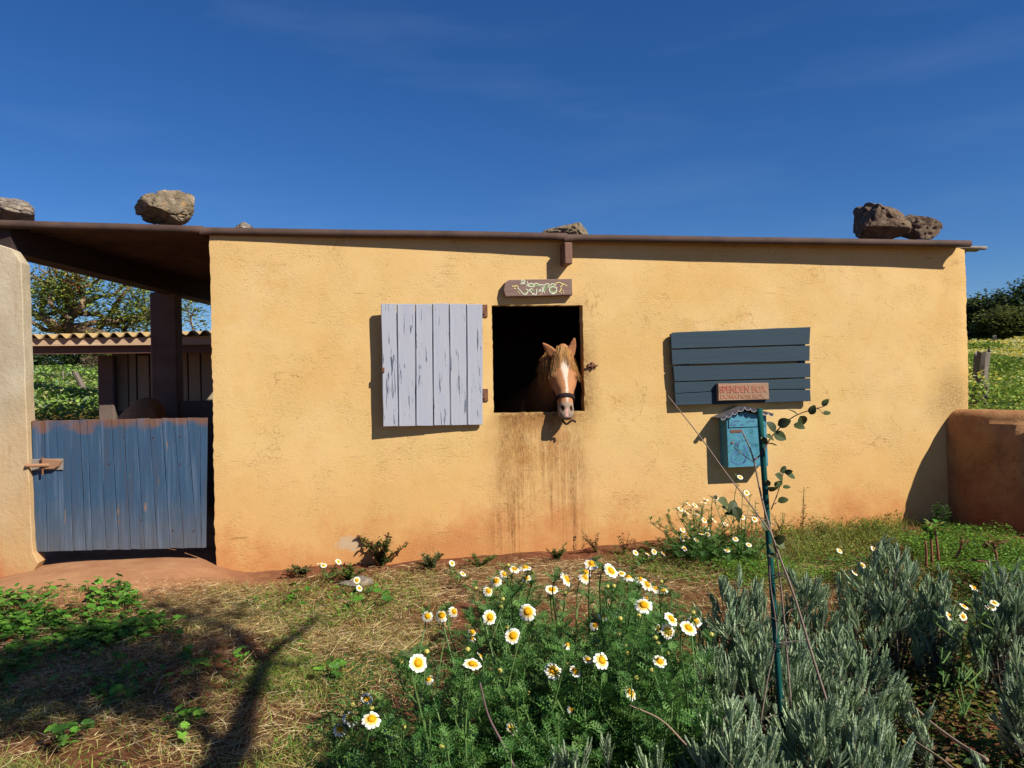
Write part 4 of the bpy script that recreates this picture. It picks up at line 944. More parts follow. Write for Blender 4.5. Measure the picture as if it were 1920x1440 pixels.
# halter
hl = Batch(); HC = lin(42, 32, 34)
def strap(P, w, col=HC, out=None):
    P = np.asarray(P, float); T = unit(np.gradient(P, axis=0)); k = len(P)
    O = unit(out if out is not None else P - P.mean(0)); O = unit(O - T * np.sum(O * T, -1, keepdims=True)); W_ = np.cross(T, O) * w / 2
    V = np.vstack([P - W_, P + W_, P - W_ + O * 0.004, P + W_ + O * 0.004]); q = []
    for i in range(k - 1):
        for a, b in ((2, 3), (3, 1), (1, 0), (0, 2)): q.append((a * k + i, a * k + i + 1, b * k + i + 1, b * k + i))
    hl.raw(V, [np.array(q)], col)
nb_ = []
tn = .685; wn, dn_ = np.interp(tn, [h[0] for h in HD], [h[1] for h in HD]), np.interp(tn, [h[0] for h in HD], [h[2] for h in HD])
for a in np.linspace(0, 2 * math.pi, 33): nb_.append(hp(tn - 0.02 * math.sin(a) + 0.02 * (1 - math.sin(a)), (wn + .005) * abs(math.cos(a)) ** 0.85 * np.sign(math.cos(a)), -dn_ + (dn_ + 0.006) * abs(math.sin(a)) ** 0.85 * np.sign(math.sin(a))))
nb_ = np.array(nb_); strap(nb_, 0.025, out=nb_ - hp(tn, 0, -dn_))
for s_ in (-1, 1):
    cp = smooth_path(np.array([hp(.71, s_ * .061, -.06), hp(.55, s_ * .075, -.085), hp(.36, s_ * .096, -.115), hp(.10, s_ * .083, -.12), hp(-.02, s_ * .07, -.11)]), 14); strap(cp, 0.016, out=np.repeat(HS[None] * s_, 14, 0))
ch = smooth_path(np.array([hp(.78, -.05, -.10), hp(.97, -.02, -.10), hp(1.05, 0.0, -.07), hp(1.01, .035, -.05), hp(1.015, .052, -.045), hp(1.04, .062, -.04)]), 16)
tube(hl, ch, 0.0075, lin(56, 42, 38), 6)
hl.part('halter', M['bark'], horse, smooth=False, label='dark halter with noseband')

# ------------------------------------------------------------------ garden stake
stake_b, stake_t = at(1472, 1440, 2.15), at(1424, 766, 2.15); sb = Batch()
stake_b = stake_b.copy()
P = np.array([stake_b + (stake_t - stake_b) * t for t in np.linspace(0, 1, 12)]); P[0, 2] = -0.05
tube(sb, P, 0.0084, lin(20, 72, 68), 10)
o_ = solo('garden_stake', np.concatenate(sb.V) , [np.concatenate(v) for v in sb.F.values()], M['bark'], 'green metal garden stake standing in the lavender before the mailbox', 'stake', (P[0][0], P[0][1], 0), col=np.concatenate(sb.C), smooth=True)

# ------------------------------------------------------------------ leaf templates (y along the leaf, z its upper side)
def tmpl_oval(n=5, w=0.4, cup=0.12, fold=0.1):
    V = [(0, 0, 0)]; t = np.linspace(0, 1, n + 2)[1:-1]; L, Rr = [], []
    for a in t:
        ww = w * math.sin(math.pi * a ** 0.8) ** 0.7 / 2; z = -cup * (a - 0.5) ** 2 * 2 + cup * 0.5; V += [(-ww, a, z + fold * ww), (0, a, z), (ww, a, z + fold * ww)]
    V.append((0, 1, 0)); Fq, Ft = [], []
    for i in range(n - 1):
        a = 1 + 3 * i; b = a + 3; Fq += [(a, a + 1, b + 1, b), (a + 1, a + 2, b + 2, b + 1)]
    Ft += [(0, 2, 1), (0, 3, 2)]; e = len(V) - 1; a = 1 + 3 * (n - 1); Ft += [(a, a + 1, e), (a + 1, a + 2, e)]
    return np.array(V), [np.array(Fq), np.array(Ft)]
def tmpl_blade(bend=0.25, w=0.03, n=2):
    V = []; 
    for i in range(n + 1):
        t = i / n; ww = w * (1 - 0.85 * t ** 1.5) / 2; V += [(-ww, t, -bend * t * t), (ww, t, -bend * t * t)]
    return np.array(V), [np.array([(2 * i, 2 * i + 1, 2 * i + 3, 2 * i + 2) for i in range(n)])]
def tmpl_feather(pairs=5, seed=0):
    R = np.random.default_rng(seed); V, Fq, Ft = [], [], []
    def quad(a, b, w0, w1):
        a, b = np.array(a), np.array(b); d = unit(b - a); s_ = unit(np.cross(d, (0, 0, 1))); i = len(V)
        V.extend([a - s_ * w0, a + s_ * w0, b + s_ * w1, b - s_ * w1]); Fq.append((i, i + 1, i + 2, i + 3))
    def tri(a, b, w0):
        a, b = np.array(a), np.array(b); d = unit(b - a); s_ = unit(np.cross(d, (0, 0, 1))); i = len(V); V.extend([a - s_ * w0, a + s_ * w0, b]); Ft.append((i, i + 1, i + 2))
    cur = lambda t: np.array((0.03 * math.sin(5 * t), t, -0.22 * t * t + 0.08 * t))
    for i in range(3): quad(cur(i / 3), cur((i + 1) / 3), 0.028 * (1 - i / 4), 0.028 * (1 - (i + 1) / 4))
    for i in range(pairs):
        t = 0.18 + 0.8 * i / (pairs - 1); L = 0.32 * math.sin(math.pi * (0.18 + 0.74 * t)) ** 0.9 + 0.05
        for s_ in (-1, 1):
            p = cur(min(1, t + R.uniform(-.02, .02))); d = unit(np.array((s_ * 1.0, 0.75, R.uniform(0.0, 0.5)))); tri(p, p + d * L, 0.034)
            for u, s2 in ((0.40, 1), (0.55, -1)):
                q = p + d * L * u; tri(q, q + unit(d + np.array((0, s2 * 1.0, 0)) + R.normal(0, .15, 3)) * L * 0.45, 0.030)
    return np.array(V), [np.array(Fq), np.array(Ft)]
def tmpl_lav(n=5, w=0.20):
    """narrow crenate leaf: scalloped margin, rolled edges"""
    V, Fq = [], []
    for i in range(2 * n + 1):
        t = i / (2 * n); ww = w * (0.60 if i % 2 else 1.0) * (0.55 + 0.45 * math.sin(math.pi * min(1, t * 0.9 + 0.12))) / 2 * (1 if t < 0.93 else 0.6); z = 0.10 * t * t
        V += [(-ww, t, z - 0.025), (0, t, z + 0.02), (ww, t, z - 0.025)]
        if i: a = 3 * i; Fq += [(a - 3, a - 2, a + 1, a), (a - 2, a - 1, a + 2, a + 1)]
    return np.array(V), [np.array(Fq)]
def tmpl_mallow(lobes=6, cup=0.16):
    V = [(0, 0.18, 0.0)]; n = lobes * 4
    for k in range(n + 1):
        a = -math.pi * 0.93 + k / n * math.pi * 1.86; r = 0.5 * (1 + 0.10 * math.cos(lobes * a * 1.08)) ; pl = 0.05 * (1 if k % 4 == 2 else -1 if k % 4 == 0 else 0)
        V.append((r * math.sin(a), 0.18 + r * math.cos(a) * 0.92 + 0.14, cup * r + pl * 0.8))
    return np.array(V), [np.array([(0, i + 2, i + 1) for i in range(n)])]
OVAL, BLADE, LAV, MAL = tmpl_oval(), tmpl_blade(), tmpl_lav(), tmpl_mallow()
STRAWT = tmpl_blade(0.03, 0.022, 1); FEA = [tmpl_feather(5, s) for s in range(3)]; OVAL2 = tmpl_oval(2, 0.42, 0.12, 0.1); NARROW = tmpl_oval(2, 0.2, 0.15, 0.1)
TINY = (np.array([(0, 0, 0), (-0.32, 0.52, 0.07), (0, 1, 0), (0.32, 0.52, 0.07)]), [np.array([(0, 3, 2), (0, 2, 1)])])
def rand_frames(n, R, up=0.5, droop=0.0):
    """leaf directions spread round the vertical; up = how much they point upwards"""
    a = R.uniform(0, 2 * np.pi, n); D = np.stack([np.cos(a), np.sin(a), up + R.normal(0, 0.25, n)], -1); Nn = np.stack([-np.cos(a) * 0.6, -np.sin(a) * 0.6, np.ones(n)], -1) + R.normal(0, 0.3, (n, 3))
    return frames(D, Nn)
def cols(n, R, palette, var=0.2):
    P = np.array([lin(*p) for p in palette]); c = P[R.integers(len(P), size=n)]; return c * (1 + R.uniform(-var, var, (n, 1)))
def in_poly(P, poly):
    x, y = P[:, 0], P[:, 1]; r = np.zeros(len(P), bool); k = len(poly)
    for i in range(k):
        (x1, y1), (x2, y2) = poly[i], poly[(i + 1) % k]
        r ^= ((y1 > y) != (y2 > y)) & (x < (x2 - x1) * (y - y1) / (y2 - y1 + 1e-12) + x1)
    return r
def scatter(poly_px, n, R, dens=None):
    """n points on the ground inside an outline given in photo pixels"""
    poly = np.array([on_z(*p)[:2] for p in poly_px]); lo, hi = poly.min(0), poly.max(0); out = []; got = 0
    for _ in range(60):
        P = R.uniform(lo, hi, (max(256, n * 2), 2)); P = P[in_poly(P, poly)]
        if dens is not None: P = P[R.random(len(P)) < dens(P[:, 0], P[:, 1])]
        out.append(P); got += len(P)
        if got >= n: break
    P = np.concatenate(out)[:n]; return np.c_[P, ground_h(P[:, 0], P[:, 1])]
def gpt(px, py):
    """ground point under a photo pixel"""
    p = on_z(px, py)
    for _ in range(4): p = on_z(px, py, float(ground_h(p[0], p[1])))
    if p[1] > -0.08: p = on_y(px, py, -0.08); p[2] = float(ground_h(p[0], -0.08))     # stay in front of the wall
    return p

# ------------------------------------------------------------------ ground litter and low growth (uncountable)
R = np.random.default_rng(31)
patch = lambda x, y: np.clip(vnoise(x * 1.6, y * 1.6, 21) * 1.6 - 0.25, 0.03, 1) * (0.4 + 0.6 * vnoise(x * 5, y * 5, 22))
b = Batch()
def straw(poly, n, L0, L1, flat=0.12, pal=((176, 146, 92), (200, 174, 122), (146, 114, 70), (112, 84, 54), (214, 196, 152), (92, 70, 46)), dens=patch, scale_w=1.5):
    P = scatter(poly, n, R, dens); m = len(P); L = R.uniform(L0, L1, m); a = R.uniform(0, 2 * np.pi, m)
    D = np.stack([np.cos(a), np.sin(a), np.abs(R.normal(0, flat, m))], -1); Nn = R.normal(0, 0.5, (m, 3)) + (0, 0, 1); Mx = frames(D, Nn) * L[:, None, None]
    Mx[:, :, 0] *= (scale_w * R.uniform(0.5, 1.3, m) * (0.07 / L))[:, None]
    P[:, 2] += R.uniform(0.0, 0.03, m); b.inst(*STRAWT, Mx, P, cols(m, R, pal, 0.25))
straw([(-80, 1150), (330, 1110), (560, 1075), (1000, 1050), (1500, 1040), (1950, 1060), (2000, 1500), (-80, 1500)], 42000, 0.025, 0.10)
straw([(-60, 1230), (260, 1130), (420, 1105), (760, 1120), (800, 1300), (620, 1500), (-60, 1500)], 20000, 0.03, 0.12, 0.2, dens=lambda x, y: np.clip(vnoise(x * 2.3, y * 2.3, 25) * 1.5 - 0.1, 0.1, 1))
straw([(230, 1150), (480, 1110), (520, 1130), (300, 1170)], 1500, 0.05, 0.14, 0.05, dens=None)
straw([(700, 1075), (1000, 1052), (1500, 1040), (1500, 1110), (1250, 1130), (760, 1140)], 7000, 0.03, 0.11, 0.12, dens=None)
straw([(85, 1062), (140, 1056), (150, 1068), (95, 1078)], 160, 0.05, 0.12, 0.1, dens=None)
straw([(1150, 1035), (1500, 1010), (1700, 1000), (1700, 1060), (1200, 1070)], 2500, 0.03, 0.12, 0.25, dens=None)
straw([(1960, 1060), (2700, 1060), (2900, 1480), (1980, 1480)], 3500, 0.03, 0.11)
straw([(-80, 1160), (-80, 1480), (-900, 1480), (-700, 1160)], 3500, 0.03, 0.11)
solo('dry_straw', np.concatenate(b.V), [np.concatenate(v) for v in b.F.values()], M['straw'], 'dry straw strewn over the red earth', 'straw', col=np.concatenate(b.C), kind='stuff')

b = Batch()
def grass(poly, n, L0, L1, pal, up=1.2, dens=None, w=1.0):
    P = scatter(poly, n, R, dens); m = len(P); L = R.uniform(L0, L1, m); Mx = rand_frames(m, R, up) * L[:, None, None]; Mx[:, :, 0] *= w * R.uniform(0.7, 1.4, (m, 1)) * (0.1 / L)[:, None]
    b.inst(*BLADE, Mx, P, cols(m, R, pal))
GR = ((116, 138, 52), (136, 152, 64), (98, 118, 44), (156, 156, 82), (172, 162, 98))
grass([(380, 1110), (560, 1080), (820, 1070), (840, 1200), (700, 1300), (520, 1230)], 5200, 0.03, 0.08, GR, 1.0, patch)
grass([(150, 1340), (560, 1240), (700, 1300), (640, 1480), (0, 1480)], 3200, 0.03, 0.08, GR, 1.0, patch)
grass([(1100, 1045), (1460, 1000), (1700, 975), (1920, 1010), (1980, 1180), (1560, 1100), (1250, 1090)], 6000, 0.04, 0.11, ((84, 116, 36), (110, 136, 46), (134, 140, 62), (156, 140, 78), (70, 100, 34)), 1.1)
grass([(1250, 1100), (1950, 1080), (2000, 1480), (1200, 1480)], 3500, 0.04, 0.12, ((70, 96, 34), (96, 112, 46), (130, 116, 64)), 1.0, patch)
grass([(200, 1150), (420, 1110), (800, 1090), (760, 1150), (420, 1200)], 2500, 0.025, 0.07, GR, 0.9, patch)
grass([(-80, 1330), (300, 1330), (560, 1240), (600, 1480), (-80, 1480)], 3000, 0.03, 0.075, GR, 1.0, patch)
grass([(-60, 1140), (300, 1120), (420, 1180), (200, 1330), (-60, 1340)], 2200, 0.03, 0.07, GR, 1.0, patch)
grass([(1430, 1030), (1560, 1000), (1700, 985), (1720, 1025), (1450, 1060)], 1800, 0.08, 0.2, ((104, 124, 50), (128, 138, 62), (150, 140, 80), (84, 106, 42)), 1.6)
grass([(1700, 1020), (1800, 1010), (1960, 1040), (1960, 1075), (1720, 1060)], 1500, 0.06, 0.15, ((84, 116, 42), (104, 132, 50), (120, 128, 60)), 1.4)
solo('grass', np.concatenate(b.V), [np.concatenate(v) for v in b.F.values()], M['leaf'], 'short green and yellowing grass in tufts', 'grass', col=np.concatenate(b.C), kind='stuff')

# low clover-like cover
b = Batch()
def cover(poly, n, s0, s1, pal, h0, h1, tm=TINY, dens=None, up=0.2):
    P = scatter(poly, n, R, dens); m = len(P); Mx = rand_frames(m, R, up) * R.uniform(s0, s1, (m, 1, 1)); P[:, 2] += R.uniform(h0, h1, m) * (0.4 + 0.9 * vnoise(P[:, 0] * 4, P[:, 1] * 4, 33)); b.inst(*tm, Mx, P, cols(m, R, pal))
CV = ((92, 132, 40), (76, 116, 36), (112, 146, 50), (60, 96, 30))
cover([(1680, 1030), (1800, 1010), (1960, 1040), (1980, 1120), (1860, 1130), (1740, 1080)], 14000, 0.012, 0.026, CV, 0.0, 0.13)
cover([(1460, 1010), (1560, 985), (1690, 975), (1690, 1040), (1500, 1060)], 5500, 0.010, 0.022, ((120, 132, 46), (98, 120, 42), (140, 140, 60), (84, 108, 36)), 0.0, 0.12)
cover([(1150, 1050), (1450, 1020), (1500, 1090), (1300, 1110)], 5000, 0.010, 0.022, CV, 0.0, 0.06, dens=patch)
cover([(560, 1095), (780, 1090), (800, 1150), (560, 1190), (450, 1130)], 1500, 0.010, 0.024, CV, 0.0, 0.05, dens=patch)
cover([(1560, 1080), (1930, 1100), (2000, 1480), (1700, 1480)], 17000, 0.012, 0.034, ((64, 92, 34), (88, 104, 38), (116, 104, 48), (50, 74, 30), (104, 78, 50)), 0.0, 0.10)
cover([(1330, 1060), (1620, 1040), (1700, 1090), (1400, 1120)], 5000, 0.012, 0.024, CV, 0.0, 0.07)
cover([(640, 1240), (1300, 1180), (1320, 1480), (560, 1480)], 9000, 0.010, 0.022, ((56, 90, 34), (72, 104, 40), (48, 78, 28)), 0.0, 0.08)
cover([(300, 1330), (560, 1180), (640, 1320), (500, 1480), (100, 1480)], 1800, 0.010, 0.02, CV, 0.0, 0.03, dens=patch)
cover([(1950, 1050), (2600, 1060), (2800, 1480), (1990, 1480)], 9000, 0.014, 0.034, CV, 0.0, 0.10, dens=patch)
cover([(-80, 1160), (-80, 1480), (-800, 1480), (-600, 1160)], 6000, 0.014, 0.03, CV, 0.0, 0.05, dens=patch)
solo('clover_cover', np.concatenate(b.V), [np.concatenate(v) for v in b.F.values()], M['leaf'], 'low leafy green cover between the plants', 'ground cover', col=np.concatenate(b.C), kind='stuff')

# ------------------------------------------------------------------ mallows
def mallow(name, poly, n, R, label, cat='weed', smin=0.026, smax=0.052, hmin=0.010, hmax=0.06, pal=((84, 132, 40), (72, 118, 36), (104, 148, 52), (60, 100, 34)), kind=None, group=None, centre=None):
    P = scatter(poly, n, R, None if centre else (lambda x, y: np.clip(vnoise(x * 3.2, y * 3.2, 41) * 2.4 - 0.75, 0.02, 1))); m = len(P); c = P.mean(0)
    root = thing(name, label, cat, (c[0], c[1], ground_h(c[0], c[1])), group)
    if kind: root['kind'] = kind
    bs, bl = Batch(), Batch(); H = P.copy(); H[:, 2] += R.uniform(hmin, hmax, m); Mx = rand_frames(m, R, 0.10); s_ = R.uniform(smin, smax, (m, 1, 1))
    bl.inst(*MAL, Mx * s_, H, cols(m, R, pal)); q = np.array(centre) if centre else None
    for i in range(m):
        base = (q + R.normal(0, 0.015, 3) * (1, 1, 0)) if centre else P[i] + R.normal(0, 0.02, 3) * (1, 1, 0); base[2] = float(ground_h(base[0], base[1]))
        tube(bs, np.array([base, (base + H[i]) / 2 + (0, 0, 0.01), H[i]]), 0.0013, lin(110, 132, 70), 3, False)
    bs.part('stems', M['leaf'], root); bl.part('leaves', M['leaf'], root)
    return root
R = np.random.default_rng(44)
mallow('mallow_patch', [(-80, 1150), (30, 1130), (240, 1125), (330, 1180), (300, 1250), (100, 1330), (-80, 1340)], 1250, R, 'dense patch of round-leaved green mallow left of the tree shadow', kind='stuff')
mallow('mallow_patch', [(150, 1190), (340, 1180), (470, 1250), (440, 1290), (180, 1330)], 230, R, 'thin scattered mallow leaves in the tree shadow', kind='stuff', smin=0.025, smax=0.045)
def one_mallow(px, py, r, n, label, s=(0.032, 0.055), h=(0.02, 0.09)):
    c = gpt(px, py); z = np.linalg.norm(c - CAMLOC); rp = r
    poly = [(px + rp * math.cos(a), py + rp * 0.5 * math.sin(a)) for a in np.linspace(0, 6.28, 9)[:-1]]
    return mallow('mallow_plant', poly, n, R, label, 'weed', s[0], s[1], h[0], h[1], centre=tuple(c), group='small mallow plants on the straw')
one_mallow(370, 1268, 48, 16, 'small bright mallow plant between the fork of the tree shadow')
one_mallow(210, 1145, 40, 16, 'mallow plant reaching up at the pale path edge', h=(0.03, 0.11))
one_mallow(655, 1130, 42, 16, 'mallow plant above the straw left of the daisy clump')
one_mallow(620, 1275, 40, 14, 'mallow plant beside the bottom of the daisy clump')
one_mallow(340, 1380, 46, 14, 'mallow plant low on the straw at bottom left')
one_mallow(560, 1130, 32, 10, 'mallow plant below the wall corner by the gate')
one_mallow(120, 1400, 44, 12, 'mallow plant in shade at the bottom left corner')
one_mallow(730, 1130, 30, 12, 'mallow plant near the wall weeds right of the straw', h=(0.02, 0.12))

# leafy weeds at the foot of the wall
def weed(name, px, py, hpx, R, label, nst=7, pal=((76, 96, 40), (92, 108, 46), (60, 78, 34)), leaf=0.018, spread=0.35, dens=55, stem=(96, 84, 50), dry=False, tm=OVAL2):
    c = gpt(px, py); H = on_y(px, py - hpx, c[1])[2] - c[2]; root = thing(name, label, 'weed', c); bs, bl = Batch(), Batch()
    for k in range(nst):
        a = R.uniform(0, 6.28); rr = spread * H * R.uniform(0.2, 1); h = H * R.uniform(0.6, 1.0)
        P = smooth_path(np.array([c, c + (math.cos(a) * rr * 0.3, math.sin(a) * rr * 0.3, h * 0.45), c + (math.cos(a) * rr, math.sin(a) * rr, h)]), 8); tube(bs, P, np.linspace(0.003, 0.001, 8), lin(*stem), 4, False)
        t = R.uniform(0.1, 1.0, dens); i = np.minimum((t * 7).astype(int), 6); Q = P[i] + (P[i + 1] - P[i]) * ((t * 7) - i)[:, None] + R.normal(0, H * 0.03, (dens, 3))
        Q[:, 2] = np.maximum(Q[:, 2], c[2] + 0.005); bl.inst(*tm, rand_frames(dens, R, 0.4) * (R.uniform(0.6, 1.3, (dens, 1, 1)) * leaf), Q, cols(dens, R, pal))
    bs.part('stems', M['leaf'], root); bl.part('leaves', M['leaf'], root); return root
R = np.random.default_rng(52)
weed('wall_weed', 716, 1062, 62, R, 'dark bushy weed with brown seed spikes at the wall foot', 10, ((62, 84, 36), (80, 96, 42), (96, 66, 44)), 0.034, 0.95, 80)
weed('wall_weed', 808, 1070, 32, R, 'low grey-green weed at the wall foot right of the seed-spiked one', 12, ((84, 96, 56), (70, 84, 46)), 0.026, 1.2)
weed('wall_weed', 566, 1080, 18, R, 'flat grey-green weed on the pale earth by the wall corner', 12, ((98, 102, 62), (84, 92, 54)), 0.024, 1.8)
weed('wall_weed', 1118, 1038, 40, R, 'thin reddish dry weed left of the wall daisies', 6, ((104, 62, 40), (88, 66, 38), (70, 82, 38)), 0.020, 0.9, 34)
weed('wall_weed', 1170, 1040, 44, R, 'wispy weed with brown tips between window stain and daisies', 5, ((96, 60, 38), (84, 90, 42)), 0.018, 0.5, 34)
weed('wall_weed', 1505, 1008, 96, R, 'tall thin reddish weed standing before the wall right of the stake', 4, ((116, 104, 50), (104, 66, 40), (92, 110, 48)), 0.020, 0.2, 34, (120, 66, 44))
weed('wall_weed', 1466, 1010, 60, R, 'feathery yellow-green weed behind the stake', 8, ((104, 126, 44), (86, 110, 40), (128, 120, 60)), 0.016, 0.5, 34)
weed('wall_weed', 1630, 1010, 42, R, 'green bushy weed by the wall left of the curved shadow', 12, ((110, 140, 50), (92, 124, 42)), 0.018, 1.0)
weed('wall_weed', 1688, 1005, 44, R, 'bright leafy sprig at the edge of the curved shadow', 4, ((92, 140, 44), (78, 122, 40)), 0.022, 0.25, 16)
weed('wall_weed', 1760, 1010, 78, R, 'dark leafy weed standing in the corner shade of the boundary wall', 7, ((60, 84, 36), (48, 70, 32)), 0.045, 0.4, 40)
weed('wall_weed', 1545, 1016, 46, R, 'rough yellow-green weed between the tall reddish weed and the wall shadow', 12, ((112, 122, 50), (136, 124, 70), (84, 104, 40)), 0.018, 0.9)
weed('wall_weed', 1655, 1022, 44, R, 'dense green weed just left of the tallest lavender', 14, ((98, 126, 46), (82, 108, 40), (124, 130, 56)), 0.018, 0.9)
weed('wall_weed', 655, 1092, 34, R, 'leafy green weed just behind the white stone', 10, ((88, 112, 44), (72, 94, 38)), 0.026, 1.0)
weed('wall_weed', 900, 1068, 28, R, 'low green weed at the left edge of the window stain', 10, ((84, 106, 44), (104, 118, 54)), 0.022, 1.4)
weed('wall_weed', 1045, 1052, 30, R, 'small dark weed under the right side of the window stain', 9, ((66, 88, 38), (84, 100, 44)), 0.022, 1.0)
weed('wall_weed', 1590, 1016, 30, R, 'yellowish weed tuft at the wall right of the tall reddish weed', 9, ((136, 136, 58), (112, 122, 48)), 0.014, 1.2)

# reddish succulent stems by the boundary wall
R = np.random.default_rng(61)
def succ(px, py, pts, label, rosette=None):
    c = gpt(px, py); root = thing('succulent', label, 'succulent', c, 'red-stemmed succulents by the boundary wall'); b = Batch()
    P = smooth_path(np.array([on_y(x, y, c[1] - 0.02 * k) for k, (x, y) in enumerate(pts)]), 12); tube(b, P, np.linspace(0.008, 0.006, 12), lin(140, 92, 72), 7); b.part('stem', M['bark'], root, smooth=True)
    if rosette:
        n, s_, pal = rosette; bl = Batch(); Mx = rand_frames(n, R, 0.35) * R.uniform(0.7, 1.2, (n, 1, 1)) * s_; bl.inst(*tmpl_oval(4, 0.5, 0.2, 0.2), Mx, np.repeat(P[-1][None], n, 0) + R.normal(0, s_ * 0.35, (n, 3)), cols(n, R, pal)); bl.part('leaf_rosette', M['leaf'], root)
GRN = ((92, 140, 44), (76, 122, 40)); DRY = ((124, 100, 60), (104, 80, 50))
succ(1735, 1088, [(1736, 1062), (1737, 1040), (1735, 1015)], 'leaning succulent stem without leaves left of the green rosettes')
succ(1757, 1084, [(1760, 1052), (1757, 1020), (1753, 992)], 'thin upright succulent with small pale rosette', (16, 0.055, ((150, 150, 84), (126, 136, 66))))
succ(1747, 1080, [(1748, 1056), (1746, 1020), (1745, 996)], 'upright succulent with bright green rosette', (34, 0.06, GRN))
succ(1795, 1084, [(1793, 1045), (1800, 1030), (1805, 1012)], 'bent red succulent stem with dry tip', (10, 0.035, DRY))
succ(1855, 1092, [(1822, 1050), (1845, 1052), (1866, 1056), (1868, 1040), (1862, 1022)], 'hooked red succulent stem with dry brown head near right edge', (30, 0.045, DRY))

# ------------------------------------------------------------------ crown daisies
def flower_mesh(seed, droop=0.15, n=13, miss=0.0):
    R = np.random.default_rng(seed); V, Fq, C = [], [], []; W_, Y_ = np.array((0.86, 0.85, 0.80)), np.array(lin(236, 196, 40))
    for k in range(n):
        if R.random() < miss: continue
        a = 2 * math.pi * k / n + R.normal(0, 0.05); L = R.uniform(0.9, 1.06); dr = droop + R.normal(0, 0.10); c, s_ = math.cos(a), math.sin(a); i = len(V); w = R.uniform(0.9, 1.1)
        for t, ww, cc in ((0.40, 0.10, Y_), (0.60, 0.17, Y_ * 0.75 + W_ * 0.25), (0.80, 0.205, W_), (0.94, 0.175, W_), (1.0, 0.09, W_)):
            r = t * L; z = -dr * (t - 0.36) ** 1.4 * 1.3
            for sg_, zz in ((-1, 0.015), (0, 0.0), (1, 0.015)): V.append((r * c - sg_ * ww * w * s_, r * s_ + sg_ * ww * w * c, z + zz)); C.append(cc)
        for j in range(4):
            a_ = i + 3 * j; Fq += [(a_, a_ + 3, a_ + 4, a_ + 1), (a_ + 1, a_ + 4, a_ + 5, a_ + 2)]
    return mesh_from('flower', np.array(V) * 0.5, [np.array(Fq)], [M['petal']], np.array(C), True)
def disc_mesh():
    V, C, rings = [], [], [(0.0, 0.22), (0.18, 0.205), (0.33, 0.145), (0.435, 0.05), (0.45, -0.06), (0.32, -0.16), (0.06, -0.22)]; k = 12; Fq = []
    for j, (r, z) in enumerate(rings):
        for i in range(k):
            a = i / k * 6.283; V.append((r * math.cos(a), r * math.sin(a), z)); C.append(lin(232, 168, 12) if j < 2 else lin(222, 150, 8) if j < 4 else lin(110, 130, 60))
    for j in range(len(rings) - 1):
        for i in range(k): Fq.append((j * k + i, (j + 1) * k + i, (j + 1) * k + (i + 1) % k, j * k + (i + 1) % k))
    return mesh_from('disc', np.array(V) * 0.5, [np.array(Fq)], [M['petal']], np.array(C), True)
FLW = [flower_mesh(1, 0.12), flower_mesh(2, 0.45), flower_mesh(3, 0.9, 12), flower_mesh(4, 0.2, 14), flower_mesh(5, 1.3, 12, 0.25)]; DISC = disc_mesh()
BUD = None
def add_flower(root, pos, dia, R, droop=None, face=None):
    o = bpy.data.objects.new('flower', FLW[droop if droop is not None else R.choice([0, 0, 1, 1, 2, 3])]); link(o, root)
    n = unit(np.array(face) if face is not None else np.array((0.24, -0.62, 0.78)) + R.normal(0, 0.26, 3)); q = Vector(n).to_track_quat('Z', 'Y')
    o.matrix_local = Matrix.Translation(Vector(pos - origin_of(root))) @ q.to_matrix().to_4x4() @ Matrix.Rotation(R.uniform(0, 6.28), 4, 'Z') @ Matrix.Scale(dia, 4)
    d = bpy.data.objects.new('disc', DISC); link(d, o); return n
